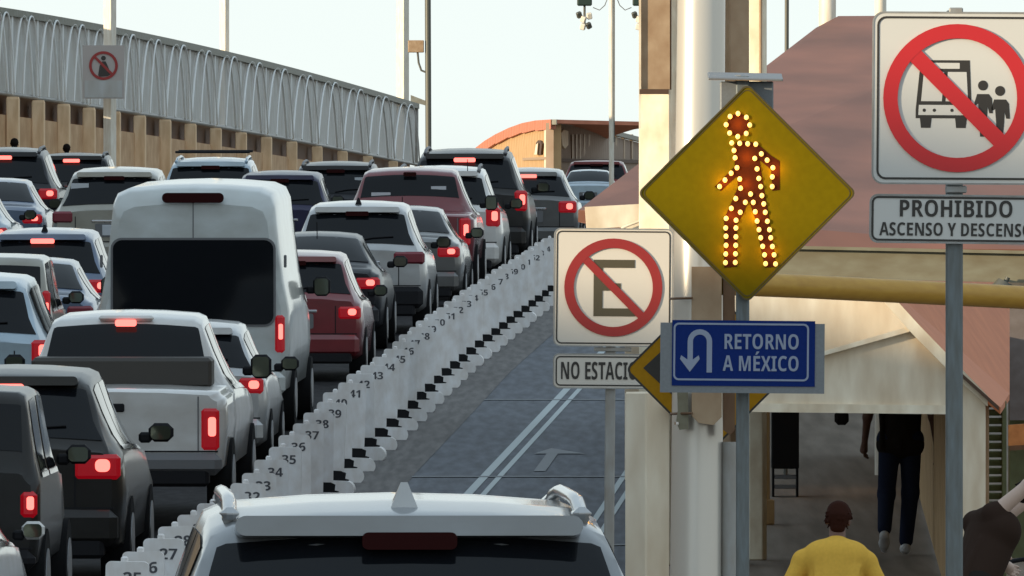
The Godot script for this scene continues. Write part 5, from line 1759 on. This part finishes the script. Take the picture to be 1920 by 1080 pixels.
func make_people() -> void:
	var d := 110.0
	person(Vector3(px(1688, d), walk_y(d) + 0.005, -d), "person in dark shirt and jeans walking away inside the covered walkway", {
		"hip": Vector3(0.0, 0.95, 0), "neck": Vector3(0.0, 1.47, -0.05), "head": Vector3(0.0, 1.64, -0.08), "shoulder_l": Vector3(-0.19, 1.42, -0.04), "shoulder_r": Vector3(0.19, 1.42, -0.04),
		"elbow_l": Vector3(-0.27, 1.14, -0.02), "wrist_l": Vector3(-0.29, 0.93, -0.12), "elbow_r": Vector3(0.27, 1.14, 0.04), "wrist_r": Vector3(0.30, 0.90, 0.02),
		"knee_r": Vector3(0.085, 0.51, -0.06), "ankle_r": Vector3(0.045, 0.09, -0.02), "knee_l": Vector3(-0.115, 0.50, 0.02), "ankle_l": Vector3(-0.14, 0.20, 0.30), "toe_l": Vector3(-0.14, 0.05, 0.22)},
		{"skin": "skin_dark", "hair": "hair_black", "shirt": "cloth_black", "trousers": "denim", "shoes": "shoe_white", "sleeve": 0.6})
	var bag := thing("bag", "small black bag hanging in the walkway beside the walking person", "bag", Vector3(px(1578, 112.0), walk_y(112) + 1.02, -112.0))
	place(boxed(Vector3(0.12, 0.12, 0.07), 0.03, Vector3(0, 0.06, 0)), "pouch", M.cloth_black, bag)
	var st := mb()
	tube(st, [Vector3(-0.05, 0.11, 0), Vector3(-0.03, 0.3, 0), Vector3(0.02, 0.42, 0), Vector3(0.05, 0.3, 0), Vector3(0.05, 0.11, 0)], [0.008], 6)
	build(st, "handle", M.cloth_black, bag)
	d = 76.0
	person(Vector3(px(1564, d), walk_y(d) + 0.005, -d), "person in a loose yellow top walking up towards the walkway", {
		"hip": Vector3(0.0, 0.84, 0.10), "neck": Vector3(0.02, 1.30, -0.08), "head": Vector3(0.028, 1.43, -0.13), "shoulder_l": Vector3(-0.195, 1.165, -0.04), "shoulder_r": Vector3(0.205, 1.155, -0.04),
		"elbow_l": Vector3(-0.325, 0.94, 0.02), "wrist_l": Vector3(-0.31, 0.74, -0.12), "elbow_r": Vector3(0.335, 0.93, 0.02), "wrist_r": Vector3(0.28, 0.73, -0.12),
		"knee_r": Vector3(0.1, 0.46, -0.06), "ankle_r": Vector3(0.09, 0.09, -0.02), "knee_l": Vector3(-0.1, 0.46, 0.08), "ankle_l": Vector3(-0.1, 0.13, 0.3), "toe_l": Vector3(-0.1, 0.04, 0.16)},
		{"skin": "skin_dark", "hair": "hair_brown", "shirt": "cloth_yellow", "trousers": "cloth_black", "shoes": "shoe_white", "sleeve": 1.45, "head_k": 0.82}, "", 0.89)
	d = 75.0
	var b := Vector3(px(1850, d), walk_y(d) + 0.005, -d)
	person(b, "person in a dark brown top leaning over a bicycle at the right edge", {
		"hip": Vector3(-0.09, 0.93, 0.12), "neck": Vector3(0.09, 1.39, -0.14), "head": Vector3(0.27, 1.48, -0.24), "shoulder_l": Vector3(-0.06, 1.32, -0.20), "shoulder_r": Vector3(0.04, 1.375, 0.04),
		"elbow_l": Vector3(0.05, 1.15, -0.35), "wrist_l": Vector3(0.12, 1.08, -0.5), "elbow_r": Vector3(0.25, 1.555, 0.05), "wrist_r": Vector3(0.47, 1.63, 0.0), "face": Vector3(0.9, 0, -0.4),
		"knee_r": Vector3(0.02, 0.48, 0.02), "ankle_r": Vector3(-0.02, 0.09, 0.1), "knee_l": Vector3(-0.16, 0.48, 0.05), "ankle_l": Vector3(-0.16, 0.09, 0.14)},
		{"skin": "skin_pale", "hair": "hair_black", "shirt": "cloth_brown", "trousers": "cloth_black", "shoes": "trim_black", "sleeve": 1.5, "bare_r": true}, "", 0.96)
	bicycle(Vector3(px(1935, 75.2), walk_y(75.2), -75.3))
	# people on the far pavement, only their heads above the cars
	var first: Node3D
	for q in [[27, 300.0, 0.97, "first", 0.0], [125, 312.0, 0.92, "second", 0.0], [258, 333.0, 0.86, "third", 0.0]]:
		var p := Vector3(px(q[0], q[1]), gy(q[1]) + 0.262 - q[4], -q[1])
		var who: String = {"first": "person by the fence, dark head above the large black SUV at far left", "second": "person by the fence, dark head above the charcoal SUV", "third": "short person by the fence, dark head just right of the no walking sign"}[q[3]]
		if first:
			var copy: Node3D = first.duplicate()
			copy.name = numbered("person")
			add_child(copy)
			copy.position = p
			copy.scale = Vector3.ONE * q[2]
			copy.set_meta("label", who)
			continue
		first = person(p, who, {
			"hip": Vector3(0.0, 0.93, 0), "neck": Vector3(0.0, 1.45, -0.02), "head": Vector3(0.0, 1.61, -0.04), "shoulder_l": Vector3(-0.18, 1.40, 0), "shoulder_r": Vector3(0.18, 1.40, 0),
			"elbow_l": Vector3(-0.24, 1.12, 0.03), "wrist_l": Vector3(-0.25, 0.90, -0.06), "elbow_r": Vector3(0.24, 1.12, 0.03), "wrist_r": Vector3(0.25, 0.9, -0.06),
			"knee_r": Vector3(0.09, 0.5, -0.03), "ankle_r": Vector3(0.09, 0.09, 0.0), "knee_l": Vector3(-0.09, 0.5, -0.02), "ankle_l": Vector3(-0.09, 0.09, 0.02)},
			{"skin": "skin_dark", "hair": "hair_black", "shirt": "cloth_brown", "trousers": "cloth_black", "shoes": "trim_black", "sleeve": 0.6}, "people on the far pavement", q[2])


func bicycle(b: Vector3) -> void:
	var t := thing("bicycle", "black bicycle held by the leaning person at the right edge", "bicycle", b)
	t.rotation.y = -0.5
	for z in [-0.55, 0.5]:
		var st := mb()
		var ring := []
		for i in 33:
			ring.append(Vector3(0, 0.33 + 0.32 * cos(TAU * i / 32.0), z + 0.32 * sin(TAU * i / 32.0)))
		tube(st, ring, [0.018], 8, false)
		var w := build(st, "wheel", M.tyre, t)
		st = mb()
		for i in 10:
			tube(st, [Vector3(0, 0.33, z), Vector3(0, 0.33 + 0.3 * cos(TAU * i / 10.0), z + 0.3 * sin(TAU * i / 10.0))], [0.003], 4)
		build(st, "spokes", M.chrome, w)
	var st := mb()
	for q in [[Vector3(0, 0.33, 0.5), Vector3(0, 0.30, 0.03)], [Vector3(0, 0.30, 0.03), Vector3(0, 0.78, 0.18)], [Vector3(0, 0.33, 0.5), Vector3(0, 0.72, 0.17)], [Vector3(0, 0.72, 0.16), Vector3(0, 0.78, -0.34)], [Vector3(0, 0.30, 0.03), Vector3(0, 0.72, -0.36)], [Vector3(0, 1.0, -0.32), Vector3(0, 0.33, -0.55)]]:
		tube(st, q, [0.016], 8)
	build(st, "frame", M.trim_black, t)
	st = mb()
	tube(st, [Vector3(-0.3, 1.04, -0.22), Vector3(-0.2, 1.06, -0.3), Vector3(0, 1.02, -0.33), Vector3(0.2, 1.06, -0.3), Vector3(0.3, 1.04, -0.22)], [0.013], 8)
	build(st, "handlebar", M.trim_black, t)
	place(boxed(Vector3(0.15, 0.06, 0.26), 0.025, Vector3(0, 0.84, 0.2)), "saddle", M.trim_black, t)
